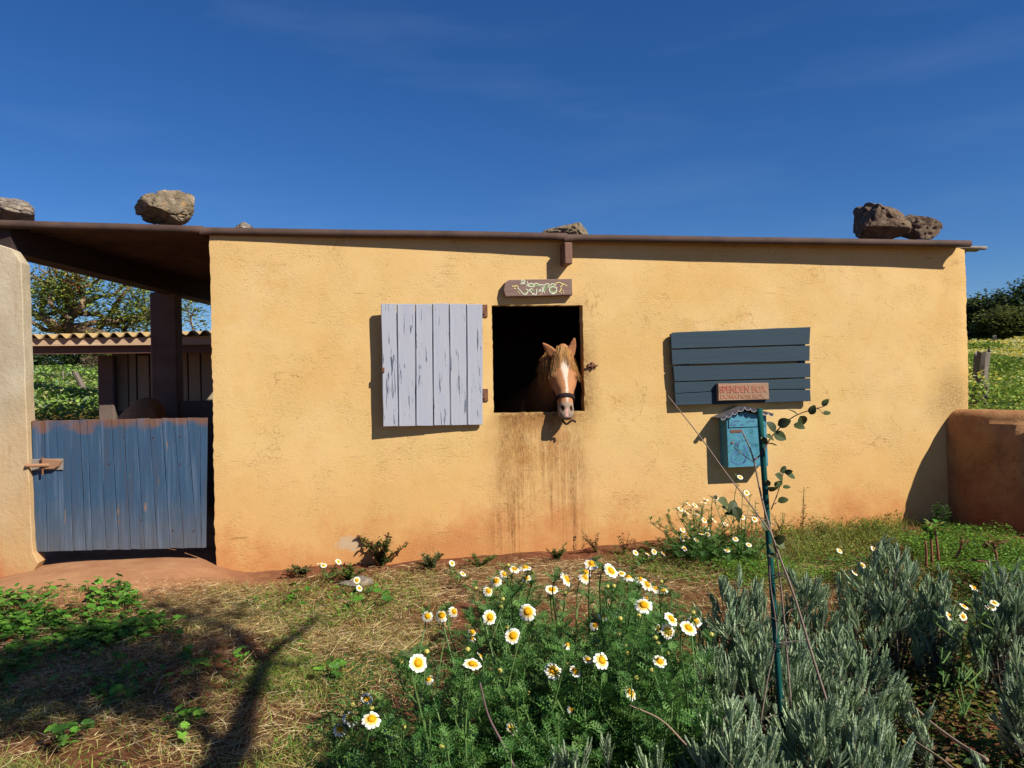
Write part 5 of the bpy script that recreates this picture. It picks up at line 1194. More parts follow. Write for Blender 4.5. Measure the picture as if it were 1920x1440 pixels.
def daisy(label, base, heads, buds, R, dia=0.052, extra=5, leafn=27, leafL=(0.034, 0.062), pal=((64, 108, 44), (82, 126, 54), (52, 92, 38), (100, 138, 66)), group=None, spread=0.16, hmax=None, name='daisy_plant'):
    """heads: list of (px, py, apparent width in photo px[, droop]); each stands at the distance its width gives"""
    H = []
    for h in heads:
        z = dia * F / h[2] * 0.97; z = min(z, 2.12 if h[1] > 1195 else 2.42 if h[1] > 1120 else 9); H.append((at(h[0], h[1], z), h[2] * z / F * 0.94, h[3] if len(h) > 3 else None))
    c = np.mean([p for p, _, _ in H], 0) if base is None else np.array(base); c = np.array((c[0], c[1], float(ground_h(c[0], c[1]))))
    root = thing(name, label, 'daisy', c, group); bs, bl = Batch(), Batch(); top = max(p[2] for p, _, _ in H) - c[2]
    ends = []
    for p, d, dr in H:
        n = add_flower(root, p, d, R, dr); ends.append((p - n * d * 0.1, n, True))
    for (x, y, z) in buds:
        p = at(x, y, z); ends.append((p, np.array((0.1, -0.1, 1.0)), False)); k = 7
        V = np.array([p + np.array((math.sin(b_) * math.cos(a_), math.sin(b_) * math.sin(a_), -math.cos(b_))) * 0.0075 for b_ in np.linspace(0.2, 2.9, 5) for a_ in np.arange(k) / k * 6.283])
        q = np.array([(j * k + i, j * k + (i + 1) % k, (j + 1) * k + (i + 1) % k, (j + 1) * k + i) for j in range(4) for i in range(k)]); bs.raw(V, [q], np.repeat([lin(206, 196, 104) if i >= 2 * k else lin(120, 136, 70) for i in range(5 * k)], 1, 0).reshape(-1, 3))
    for k in range(extra):
        p0 = H[R.integers(len(H))][0]; a = R.uniform(0, 6.28); rr = spread * R.random() ** 0.5
        e = np.array((p0[0] + math.cos(a) * rr, p0[1] + math.sin(a) * rr, c[2] + (p0[2] - c[2]) * R.uniform(0.32, 0.86))); ends.append((e, np.array((0, 0, 1.0)), False))
    for e, n, fl in ends:
        b0 = c + (e - c) * (0.35, 0.35, 0) * R.uniform(0.4, 1.2) + np.append(R.normal(0, 0.025, 2), 0); b0[2] = float(ground_h(b0[0], b0[1])); L = e[2] - b0[2]
        mid = b0 + (e - b0) * (0.45, 0.45, 0.5) + np.append(R.normal(0, 0.03 * max(L, .05) / 0.4, 2), 0)
        P = smooth_path(np.array([b0, mid, e - n * min(0.05, L * 0.2), e]), 12); tube(bs, P, np.linspace(0.0036, 0.0016, 12), lin(104, 134, 72), 5, False)
        m = leafn; t = R.uniform(0.05, 0.93 if fl else 1.0, m); i = np.minimum((t * 11).astype(int), 10); Q = P[i] + (P[i + 1] - P[i]) * ((t * 11) - i)[:, None]
        for s_ in range(3):
            w = np.arange(m) % 3 == s_; bl.inst(*FEA[s_], rand_frames(int(w.sum()), R, 0.75) * R.uniform(*leafL, (int(w.sum()), 1, 1)) * (1.25 - 0.5 * t[w])[:, None, None], Q[w], cols(int(w.sum()), R, pal))
    bs.part('stems', M['leaf'], root); bl.part('foliage', M['leaf'], root); return root
R = np.random.default_rng(71)
G1 = 'crown daisies of the big front clump'
daisy('daisy plant at bottom left of the front clump with five flowers in a row', None, [(688, 1310, 25, 0), (658, 1346, 33, 1), (637, 1366, 27, 2), (697, 1348, 38, 1), (737, 1366, 32, 4)], [(697, 1328, 2.1), (662, 1322, 2.1), (757, 1363, 2.1), (828, 1400, 1.95)], R, extra=29, group=G1)
daisy('lone tall daisy on a bare leaning stem left in the front clump', at(850, 1700, 1.95) * (1, 1, 0), [(784, 1243, 38, 0), (803, 1272, 21, 4)], [(800, 1222, 2.0), (752, 1240, 2.05), (794, 1254, 2.05)], R, extra=16, group=G1)
daisy('bright round daisy right of the lone tall one, small flower behind it', at(940, 1700, 2.0) * (1, 1, 0), [(886, 1245, 38, 0), (901, 1230, 20, 3)], [(877, 1218, 2.1), (937, 1258, 2.1)], R, extra=16, group=G1)
daisy('single low daisy near the bottom edge of the front clump', None, [(960, 1366, 29, 0)], [(942, 1309, 2.3), (951, 1388, 2.2), (952, 1327, 2.3)], R, extra=23, group=G1)
daisy('small daisies leaning out at the left side of the front clump', None, [(802, 1155, 23, 2), (828, 1153, 26, 2), (852, 1146, 22, 2), (886, 1184, 20, 4), (885, 1196, 14, 4)], [(833, 1187, 2.9)], R, extra=23, group=G1)
daisy('two big daisies with drooping petals in the left middle of the front clump', None, [(919, 1157, 29, 1), (962, 1192, 33, 0), (990, 1146, 35, 2)], [(943, 1123, 2.6), (939, 1137, 2.6), (951, 1176, 2.4), (906, 1144, 2.6)], R, extra=35, group=G1)
daisy('rising row of small daisies at the top left of the front clump', None, [(916, 1107, 21, 2), (930, 1088, 23, 2), (946, 1076, 18, 2), (965, 1066, 21, 1), (985, 1063, 25, 1), (987, 1083, 18, 2)], [(953, 1060, 3.1), (999, 1073, 3.1), (892, 1103, 3.1)], R, extra=33, group=G1)
daisy('two nodding daisies at the top middle of the front clump', None, [(1035, 1105, 27, 0), (1063, 1085, 31, 1), (970, 1114, 16, 4)], [(1060, 1113, 2.6)], R, extra=39, group=G1)
daisy('tight cluster of six daisies at the very top of the front clump', None, [(1110, 1056, 30, 1), (1098, 1072, 22, 2), (1098, 1082, 24, 2), (1146, 1070, 34, 0), (1166, 1075, 16, 3), (1178, 1081, 25, 2)], [(1139, 1100, 2.6), (1151, 1099, 2.6)], R, extra=42, group=G1)
daisy('overlapping daisies at the top right of the front clump', None, [(1202, 1085, 23, 2), (1214, 1095, 27, 1), (1230, 1103, 19, 2), (1242, 1106, 24, 1), (1213, 1121, 13, 4)], [(1240, 1091, 2.7)], R, extra=35, group=G1)
daisy('single large daisy facing up in the right half of the front clump', None, [(1207, 1134, 35, 1), (1132, 1153, 19, 4)], [(1163, 1160, 2.3), (1198, 1155, 2.3)], R, extra=39, group=G1)
daisy('five daisies bunched against the lavender at the right of the front clump', None, [(1259, 1160, 31, 3), (1252, 1184, 31, 0), (1235, 1179, 17, 3), (1291, 1177, 36, 0), (1303, 1163, 29, 1)], [(1229, 1196, 2.3), (1334, 1190, 2.3), (1300, 1149, 2.4)], R, extra=23, group=G1)
daisy('single daisy low at the right end of the front clump', None, [(1237, 1240, 29, 0)], [(1252, 1224, 2.3), (1269, 1240, 2.3), (1222, 1257, 2.2), (1234, 1205, 2.3)], R, extra=29, group=G1)
daisy('four daisies at the heart of the front clump, two of them half open', None, [(1129, 1238, 35, 1), (1102, 1236, 19, 3), (1079, 1258, 25, 3), (1038, 1257, 35, 1), (1065, 1208, 18, 4)], [(1066, 1246, 2.3), (1076, 1281, 2.2), (1172, 1212, 2.3), (1119, 1212, 2.3), (1175, 1225, 2.3)], R, extra=49, group=G1)
daisy('daisy with a cleft yellow centre at the lower right of the front clump', None, [(1183, 1298, 31, 1)], [(1193, 1271, 2.2), (1148, 1308, 2.2), (1200, 1313, 2.2)], R, extra=29, group=G1)
daisy('leafy daisy plant without open flowers filling the middle of the front clump', None, [(1116, 1172, 18, 4)], [(1000, 1190, 2.3), (1050, 1180, 2.4), (1160, 1190, 2.4)], R, extra=56, spread=0.3, group=G1)
daisy('leafy daisy plant with few buds at the bottom middle of the front clump', at(1060, 1440, 2.2) * (1, 1, 0), [(1072, 1330, 15, 4)], [(990, 1300, 2.2), (1030, 1320, 2.2)], R, extra=42, spread=0.3, group=G1)
# small daisies near the wall
G2 = 'small daisies at the foot of the wall'; small = dict(dia=0.045, leafL=(0.02, 0.035), leafn=9)
def wall_daisy(label, heads, base, extra=8, group=G2, spread=0.12, leafn=9, leafL=(0.02, 0.035)):
    b = gpt(*base); d = (b - CAMLOC) @ FWD; hs = [(x, y, 0.045 * F / (d + R.uniform(-0.12, 0.10) * (spread / 0.12)), R.choice([0, 0, 1, 3])) for x, y in heads]
    daisy(label, b, hs, [], R, dia=0.045, extra=extra, leafn=leafn, leafL=leafL, group=group, spread=spread)
wall_daisy('two little daisies on pale earth left of the seed-spiked weed', [(607, 1060), (635, 1053), (600, 1056)], (612, 1082), 6)
wall_daisy('pair of daisies by the white stone on the ground', [(669, 1088), (674, 1103)], (668, 1112), 5)
wall_daisy('two tiny daisies on the ground below the window stain', [(848, 1056), (868, 1076)], (862, 1092), 5)
wall_daisy('four low daisies in a row left of the wall daisy bush', [(1192, 1036), (1214, 1038), (1227, 1034), (1244, 1038)], (1215, 1052), 10, spread=0.2)
zx = lambda L: [(1080 + a / 4.0, 860 + b_ / 4.0) for a, b_ in L]
wall_daisy('bushy daisy plant against the wall under the mailbox, full of flowers', zx([(785, 377), (833, 403), (843, 337), (893, 350), (978, 300), (957, 328), (1053, 293), (905, 400), (965, 460), (1037, 462), (985, 518), (1120, 490), (803, 532), (800, 600), (838, 582), (942, 565), (987, 567), (905, 608), (815, 672)]), (1310, 1040), 80, spread=0.26, leafn=16, leafL=(0.03, 0.055))
wall_daisy('loose daisy plant between the wall bush and the green stake', zx([(1245, 512), (1248, 437), (1197, 600), (1215, 637), (1297, 645), (1135, 685), (1232, 138), (1340, 455), (1280, 255)]), (1385, 1046), 40, spread=0.24, leafn=14, leafL=(0.03, 0.05))
zr = lambda L: [(1560 + a / 3.13, 980 + b_ / 3.13) for a, b_ in L]
wall_daisy('single daisy in the grass right of the green stake', zr([(45, 165)]), (1576, 1052), 5)
wall_daisy('three daisies behind the tallest lavender by the wall', zr([(245, 153), (275, 185), (285, 165)]), (1642, 1056), 6)
wall_daisy('two half-hidden daisies among the lavender tips', zr([(180, 250), (133, 292)]), (1612, 1090), 4)
wall_daisy('white daisies in the gap between the lavender bushes at right', zr([(775, 490), (770, 550), (835, 380), (690, 545)]), (1808, 1190), 8)
wall_daisy('pale daisies in front of the right edge lavender', zr([(940, 490), (920, 500), (955, 470)]), (1862, 1170), 4)

# ------------------------------------------------------------------ lavender bushes
LP = ((152, 172, 138), (166, 184, 152), (138, 158, 126), (176, 192, 162), (124, 146, 116))
def lavender(label, base, rx, ry, h, n, R, lean=(0, 0), pal=LP, leaf=(0.042, 0.066), nl=15, hollow=0.0):
    """base: ground point; rx, ry: half spread of the shoot tips; h: height of the dome"""
    c = np.array((base[0], base[1], float(ground_h(base[0], base[1])))); root = thing('lavender_bush', label, 'lavender', c, 'grey-green lavender bushes'); bs, bl, bd = Batch(), Batch(), Batch()
    for k in range(n):
        r = R.random() ** 0.5; a = R.uniform(0, 6.283); u, v = r * math.cos(a), r * math.sin(a)
        top = c + np.array((u * rx + lean[0], v * ry + lean[1], h * (1 - 0.50 * r ** 2.2) * R.uniform(0.66, 1.08)))
        root_p = c + np.array((u * rx * 0.35, v * ry * 0.35, 0)); L = R.uniform(0.05, 0.15)
        d = unit(np.array((u * 0.42 + lean[0], v * 0.42 + lean[1], 1.0)) + R.normal(0, 0.20, 3)); P = smooth_path(np.array([root_p, (root_p + top - d * L) / 2 + R.normal(0, 0.012, 3), top - d * L, top]), 9)
        tube(bs, P, np.linspace(0.0035, 0.0012, 9), np.array(lin(112, 100, 84)) * R.uniform(0.7, 1.1), 4, False)
        m = nl; t = np.sort(R.uniform(0, 1, m)); Q = (top - d * L)[None] + d[None] * (L * t)[:, None] * 0.96
        az = np.arange(m) * 2.4 + R.uniform(0, 6.28); s1 = unit(np.cross(d, (0.3, 0.5, 0.1))); s2 = np.cross(d, s1); out = np.cos(az)[:, None] * s1 + np.sin(az)[:, None] * s2
        D = unit(d[None] * 1.0 + out * (0.52 - 0.34 * t)[:, None] + R.normal(0, 0.09, (m, 3))); cl = cols(m, R, pal, 0.16) * R.uniform(0.72, 1.15) * (1.0, 1.0, R.uniform(0.86, 1.0))
        bl.inst(*LAV, frames(D, d[None] - out * 1.2 + 1e-3) * (R.uniform(*leaf, (m, 1, 1)) * (1.1 - 0.35 * t)[:, None, None]), Q, cl)
        m2 = 8; tt = R.uniform(0.35, 0.9, m2); j = (tt * 6).astype(int); Q2 = P[j]; bd.inst(*NARROW, rand_frames(m2, R, 0.2) * R.uniform(0.02, 0.038, (m2, 1, 1)), Q2, cols(m2, R, ((120, 114, 100), (92, 84, 72), (104, 112, 96))))
    bs.part('stems', M['bark'], root); bl.part('foliage', M['leaf_dull'], root); bd.part('withered_leaves', M['leaf_dull'], root); return root
R = np.random.default_rng(83)
def lav(label, px, py, depth, wpx, h, n, ry=None, **k):
    """px, py: middle of the dome top in the photo"""
    p = at(px, py, depth); rx = wpx / 2 * depth / F * 1.12; lavender(label, (p[0], p[1]), rx, ry or rx * 0.7, h, n, R, **k)
hgt = lambda px, py, d: float(at(px, py, d)[2])
lav('lavender bush left behind the green stake', 1385, 1085, 2.95, 180, hgt(1385, 1085, 2.95), 95)
lav('lavender bush just right behind the green stake', 1515, 1075, 3.0, 130, hgt(1515, 1072, 3.0), 60)
lav('big lavender bush at the foot of the green stake', 1440, 1215, 2.56, 310, hgt(1440, 1192, 2.56), 200, 0.23)
lav('lavender bush right of the stake foot', 1590, 1200, 2.60, 175, hgt(1590, 1185, 2.60), 95, 0.2)
lav('tallest lavender bush against the boundary wall', 1655, 1040, 3.05, 190, hgt(1660, 1030, 3.05), 105)
lav('short lavender bush right of the tallest one', 1755, 1090, 2.95, 90, hgt(1755, 1080, 2.95), 40)
lav('upright lavender bush at the right edge', 1885, 1085, 2.75, 130, hgt(1880, 1075, 2.75), 75)
lav('dark lavender bush low at the right edge', 1925, 1235, 2.3, 120, hgt(1925, 1225, 2.3), 60)
lav('lavender bush at the bottom edge right of centre', 1570, 1345, 1.98, 280, hgt(1570, 1322, 1.98), 165, 0.22)
lav('lavender bush at the bottom edge below the stake', 1380, 1365, 1.95, 190, hgt(1380, 1345, 1.95), 95, 0.2)
lav('low lavender sprigs at the bottom edge below the daisies', 1080, 1415, 1.95, 230, hgt(1080, 1392, 1.95), 17, 0.08)
lav('lavender sprigs at the bottom edge left of the stake bush', 1215, 1410, 1.95, 120, hgt(1215, 1385, 1.95), 16, 0.08)
lav('young lavender sprig in the shaded gap at lower right', 1735, 1320, 2.3, 50, hgt(1735, 1300, 2.3), 7, 0.05)
lav('lavender sprigs at the bottom right corner', 1850, 1425, 2.0, 120, hgt(1850, 1415, 2.0), 14, 0.08)
# dead twigs between the bushes
def twig(label, pts, depth, r, col=(140, 118, 100)):
    P = smooth_path(np.array([at(x, y, depth if not isinstance(depth, tuple) else depth[0] + (depth[1] - depth[0]) * k / (len(pts) - 1)) for k, (x, y) in enumerate(pts)]), 14); b = Batch(); tube(b, P, np.linspace(r, r * 0.5, 14), lin(*col), 6)
    solo('dry_twig', np.concatenate(b.V), [np.concatenate(v) for v in b.F.values()], M['bark'], label, 'twig', P[0], col=np.concatenate(b.C), smooth=True)
twig('dead twig slanting across the shaded gap at lower right', [(1850, 1425), (1800, 1395), (1740, 1350), (1690, 1300)], (2.0, 2.5), 0.006)
twig('second dead twig below the slanting one', [(1790, 1445), (1760, 1420), (1700, 1380)], (2.0, 2.3), 0.005)
twig('dead twig pointing up left from the bottom by the daisies', [(1340, 1445), (1290, 1400), (1240, 1350), (1180, 1322)], 1.95, 0.0032)
twig('short dead twig inside the stake lavender', [(1388, 1370), (1360, 1350), (1330, 1328)], 2.0, 0.003)
twig('knotty purple-grey twig leaning among the lower daisies', [(965, 1440), (940, 1390), (915, 1340), (900, 1280)], 1.95, 0.0042, (104, 84, 84))

# ------------------------------------------------------------------ sapling tied to the stake
sp = thing('carob_sapling', 'young carob sapling with round leaves tied to the green stake', 'sapling', (at(1560, 1430, 2.13)[0], at(1560, 1430, 2.13)[1], 0))
R = np.random.default_rng(91); b = Batch(); SD = 2.125
def stem(pts, r0, r1, d=SD, col=(128, 112, 100), n=18):
    P = smooth_path(np.array([at(x, y, d + (0.02 * math.sin(k)) + dd) for k, (x, y, *o) in enumerate(pts) for dd in (o[0] if o else 0,)]), n); tube(b, P, np.linspace(r0, r1, n) * 0.68, lin(*col), 6); return P
P = stem([(1576, 1480), (1576, 1400), (1555, 1330), (1520, 1220), (1490, 1120), (1462, 1045), (1440, 980), (1425, 920), (1415, 870), (1405, 838), (1390, 806)], 0.0062, 0.0026, n=26)
stem([(1486, 1348), (1478, 1260), (1470, 1160), (1462, 1085), (1450, 1010), (1428, 975), (1395, 930), (1360, 885), (1310, 815), (1252, 742)], 0.0042, 0.0020, n=24)
stem([(1425, 1360), (1440, 1270), (1456, 1190), (1445, 1100), (1442, 1040)], 0.0032, 0.0022)
stem([(1408, 1364), (1440, 1345), (1470, 1338), (1486, 1348)], 0.0028, 0.0024)
stem([(1418, 868), (1400, 858), (1375, 838)], 0.002, 0.0012)
stem([(1415, 862), (1428, 850), (1450, 815), (1490, 780), (1545, 762)], 0.0034, 0.0018, col=(104, 64, 54))
stem([(1446, 955), (1458, 925), (1468, 890), (1475, 878)], 0.0026, 0.0014, col=(128, 92, 76))
stem([(1452, 945), (1470, 935), (1478, 935)], 0.0018, 0.0012); stem([(1455, 985), (1420, 968), (1388, 965)], 0.0024, 0.0014)
stem([(1470, 1155), (1480, 1145), (1492, 1140)], 0.0016, 0.001); stem([(1452, 1160), (1440, 1155), (1432, 1150)], 0.0016, 0.001)
b.part('stems', M['bark'], sp, smooth=True)
bt = Batch()
for y, x in ((1078, 1448), (1206, 1456)):
    c = at(x + 8, y, 2.14); ring = np.array([c + np.array((math.cos(a) * 0.024, math.sin(a) * 0.019, 0.004 * math.sin(3 * a))) for a in np.linspace(0, 12.5, 40)]); ring[:, 2] += np.linspace(-0.008, 0.008, 40); tube(bt, ring, 0.0014, lin(70, 64, 62), 4)
tube(bt, np.array([at(1462, 1206, 2.12), at(1490, 1202, 2.12), at(1514, 1200, 2.11)]), 0.0012, lin(120, 110, 100), 4)
bt.part('tie_wire', M['bark'], sp)
CLF = [(1548, 755, 18, 0.9), (1540, 772, 20, -0.6), (1552, 775, 16, 0.3), (1523, 768, 20, 1.2), (1488, 774, 24, 2.6), (1470, 792, 26, 0.4), (1508, 790, 26, -0.9), (1498, 800, 22, -0.4), (1445, 800, 26, 2.4), (1440, 820, 22, 2.8), (1462, 818, 26, -0.5),
       (1446, 834, 22, -0.2), (1432, 826, 18, 2.2), (1470, 880, 18, 0.6), (1478, 884, 16, 0.2), (1458, 893, 22, 2.7), (1484, 893, 22, -0.4), (1446, 914, 24, 2.9), (1462, 908, 20, 0.7), (1476, 914, 16, 0.1), (1468, 938, 20, 0.2), (1352, 940, 28, 2.8), (1358, 955, 26, 2.5), (1376, 950, 30, 1.1), (1382, 962, 26, -1.2), (1368, 965, 24, 3.0), (1388, 972, 22, -1.5),
       (1434, 985, 22, 2.0), (1460, 1010, 26, 0.5), (1462, 1022, 22, -0.6), (1449, 1026, 24, 2.6), (1449, 1044, 24, 2.9), (1440, 905, 14, 2.0)]
bl = Batch(); OV2 = tmpl_oval(6, 0.74, 0.12, 0.15)
for x, y, s_, a in CLF:
    s_ = s_ * 1.0; c = at(x, y, SD - 0.01); d = RIGHT * math.cos(a) + UP * math.sin(a); nn = -FWD * R.uniform(0.4, 1.0) + UP * R.uniform(0.2, 0.9) + R.normal(0, 0.35, 3)
    bl.inst(*OV2, frames(d[None] + FWD * R.normal(0, 0.4), nn[None]) * (s_ * SD / F), (c - d * s_ * SD / F * 0.5)[None], cols(1, R, ((66, 78, 42), (54, 66, 36), (82, 92, 50))))
bl.part('leaves', M['leaf'], sp)

# ------------------------------------------------------------------ trees
def grow(base, dirs, R, levels=4, length=1.0, r0=0.12, wander=0.25, up=0.15, kids=(3, 4), shrink=0.68, gnarl=1.0):
    """limbs as (points, radii); tips as points"""
    limbs, tips = [], []
    def go(p, d, L, r, lv):
        n = 6; P = [p]; dd = np.array(d, float)
        for i in range(n):
            dd = unit(dd + R.normal(0, wander * gnarl, 3) + np.array((0, 0, up))); P.append(P[-1] + dd * L / n)
        P = np.array(P); limbs.append((P, np.linspace(r, r * 0.62, n + 1)))
        if lv == 0: tips.append(P[-1]); tips.append(P[-3]); return
        for k in range(R.integers(kids[0], kids[1] + 1)):
            t = R.uniform(0.45, 1.0) if k else 1.0; i = int(t * n); nd = unit(dd + R.normal(0, 0.75, 3)); go(P[i], nd, L * shrink * R.uniform(0.75, 1.15), r * 0.60 * R.uniform(0.8, 1.1), lv - 1)
        if lv <= 2: tips.append(P[3])
    for d in dirs: go(np.array(base, float), unit(np.array(d, float)), length * R.uniform(0.9, 1.1), r0, levels)
    return limbs, np.array(tips)
def build_tree(name, label, base, limbs, tips, R, nleaf, leaf, spread, pal, bark, cat='tree', tm=OVAL2, flat=0.3, group=None, ksides=6):
    root = thing(name, label, cat, base, group); bb, bl = Batch(), Batch()
    for P, r in limbs: tube(bb, smooth_path(P, 2 * len(P)), np.interp(np.linspace(0, 1, 2 * len(P)), np.linspace(0, 1, len(P)), r), np.array(lin(*bark)) * R.uniform(0.8, 1.15), ksides if r[0] > 0.02 else 4, False)
    i = R.integers(len(tips), size=nleaf); Q = tips[i] + R.normal(0, spread, (nleaf, 3)) * (1, 1, 0.75)
    # light and dark clumps: neighbouring leaves share a tint
    tint = 0.85 + 0.55 * np.random.default_rng(3).random(len(tips))[i]
    bl.inst(*tm, rand_frames(nleaf, R, flat) * R.uniform(0.7, 1.3, (nleaf, 1, 1)) * leaf, Q, cols(nleaf, R, pal, 0.25) * tint[:, None])
    bb.part('trunk', M['bark'], root, smooth=True); bl.part('crown', M['leaf'], root); return root
# gnarled tree behind the shed
R = np.random.default_rng(105)
tb = at(262, 760, 12.5); tb = np.array((tb[0], tb[1], float(ground_h(tb[0], tb[1]))))
limbs, tips = [], []
def fixed(pts, depth, r0, r1):
    P = smooth_path(np.array([at(x, y, depth + 0.25 * math.sin(2.1 * k)) for k, (x, y) in enumerate(pts)]), 12); limbs.append((P, np.linspace(r0, r1, 12))); return P
fixed([(262, 770), (250, 700), (215, 640), (160, 622), (118, 620), (95, 604), (72, 592), (50, 580)], 12.5, 0.11, 0.05)
fixed([(118, 622), (140, 590), (152, 575), (155, 555), (148, 535), (140, 510), (134, 470), (130, 440)], 12.4, 0.06, 0.022)
fixed([(135, 600), (110, 585), (95, 570), (93, 555), (110, 545), (122, 530)], 12.3, 0.04, 0.015)
fixed([(150, 588), (185, 590), (205, 602), (235, 598), (262, 590)], 12.6, 0.05, 0.015)
fixed([(160, 640), (200, 600), (225, 560), (250, 535), (275, 540)], 12.7, 0.06, 0.012)
fixed([(152, 540), (175, 530), (200, 515), (230, 510)], 12.2, 0.03, 0.01)
fixed([(140, 515), (120, 500), (90, 480), (60, 470)], 12.6, 0.03, 0.01)
fixed([(120, 610), (90, 620), (60, 605), (20, 600)], 12.3, 0.05, 0.02)
for P, r in list(limbs): tips += list(P[3:]) + [P[-1]] * 3
l2, t2 = grow(at(118, 620, 12.5), [(-0.6, 0.2, 0.7), (0.5, 0.3, 0.8), (0.9, -0.1, 0.35), (-0.9, 0, 0.3), (0.1, 0.5, 1)], R, 3, 0.95, 0.06, 0.3, 0.05, (2, 3), 0.72)
build_tree('carob_tree', 'gnarled tree with sparse leaves behind the shed roof', tb, limbs + l2, np.array([q for q in tips + list(t2) * 2 if (q[2] - CAMLOC[2]) / ((q - CAMLOC) @ FWD) < 0.145]), R, 11500, 0.072, 0.20, ((92, 110, 58), (108, 128, 64), (70, 92, 50), (142, 154, 62), (166, 166, 72)), (118, 98, 78))
dryb = Batch(); q = at(143, 530, 12.3); n = 90; dryb.inst(*OVAL, rand_frames(n, R, -0.5) * R.uniform(0.05, 0.09, (n, 1, 1)), q + R.normal(0, 0.06, (n, 3)) * (1, 1, 1.6), cols(n, R, ((140, 60, 44), (110, 48, 40)))); dryb.part('dry_leaves', M['leaf'], [o for o in COL.objects if o.name.startswith('carob_tree')][0], kind='stuff')
# thin twiggy sapling right of the pillar
R = np.random.default_rng(106); bs_ = at(372, 760, 11); bs_[2] = float(ground_h(bs_[0], bs_[1]))
limbs = []; P = smooth_path(np.array([bs_, at(365, 640, 11), at(358, 600, 11), at(366, 578, 11)]), 10); limbs.append((P, np.linspace(0.02, 0.006, 10)))
for a, c in (((357, 600), (372, 575)), ((360, 625), (390, 605)), ((356, 610), (350, 570)), ((362, 640), (395, 620))): limbs.append((smooth_path(np.array([at(*a, 11), (at(*a, 11) + at(*c, 11)) / 2 + (0, 0, 0.03), at(*c, 11)]), 6), np.linspace(0.006, 0.003, 6)))
build_tree('thin_sapling', 'thin twiggy sapling between pillar and stable wall', bs_, limbs, np.array([p for P, r in limbs for p in P[len(P) // 2:]]), R, 130, 0.06, 0.09, ((70, 92, 50), (90, 108, 56)), (110, 90, 74))

# background woods, each tree its own crown
R = np.random.default_rng(120)
def bg_tree(name, label, px, py_top, depth, wpx, R, pal, hfun, group, nleaf=2600, leaf=0.16):
    top = at(px, py_top, depth); gz0 = float(hfun(top[0], top[1])); H = top[2] - gz0; rx = wpx / 2 * depth / F; base = np.array((top[0], top[1], gz0)); limbs = []; tips = []
    limbs.append((np.array([base, base + (R.normal(0, .1), R.normal(0, .1), H * 0.25), base + (R.normal(0, .2), 0, H * 0.55)]), np.array((0.16, 0.13, 0.08)) * H / 4))
    for k in range(46):
        d = unit(R.normal(0, 1, 3)); rr = R.uniform(0.5, 1.0) ** 0.5; q = base + np.array((d[0] * rx * rr, d[1] * rx * rr, H * 0.52 + d[2] * H * 0.48 * rr)); q[2] = max(q[2], gz0 + 0.1 * H); tips.append(q)
        if k % 3 == 0: limbs.append((np.array([base + (0, 0, H * R.uniform(0.15, 0.5)), (base + (0, 0, H * 0.4) + q) / 2, q]), np.array((0.05, 0.035, 0.015)) * H / 4))
    build_tree(name, label, base, limbs, np.array(tips), R, nleaf, leaf * depth / 30, 0.11 * rx + 0.05 * H, pal, (92, 78, 64), tm=TINY, group=group, ksides=5)
DK = ((52, 66, 36), (66, 80, 42), (42, 56, 32), (84, 92, 50)); MG = ((62, 84, 46), (78, 100, 54), (50, 72, 40))
GRr, GLl = 'dark trees beyond the flowering field', 'trees beyond the far fence'
bg_tree('evergreen_tree', 'tallest dark evergreen at the right edge beyond the field', 1925, 535, 31, 150, R, DK, field_h, GRr, 9000)
bg_tree('evergreen_tree', 'dark round evergreen left of the tallest one', 1855, 560, 33, 110, R, DK, field_h, GRr, 8000)
bg_tree('evergreen_tree', 'dark evergreen half hidden by the stable corner', 1805, 570, 34, 90, R, DK, field_h, GRr, 6000)
bg_tree('olive_bush', 'lighter olive bush before the dark evergreens', 1890, 585, 28, 120, R, ((88, 92, 44), (104, 108, 54), (70, 78, 40)), field_h, GRr, 7000)
for k, (px, pt, dp, w) in enumerate(((20, 640, 36, 120), (85, 648, 34, 80), (150, 646, 35, 70), (200, 655, 37, 90))):
    bg_tree('field_tree', ('green tree mostly behind the gate post', 'rounded green tree left in the gap above the gate', 'darker green tree right in the gap above the gate', 'green tree hidden behind the shed post')[k], px, pt, dp, w, R, MG if k != 2 else DK, ground_h, GLl, 3000)
bg_tree('bare_tree', 'brownish bare tree beside the shed post', 172, 668, 30, 34, R, ((132, 116, 92), (116, 98, 78)), ground_h, GLl, 900, 0.09)

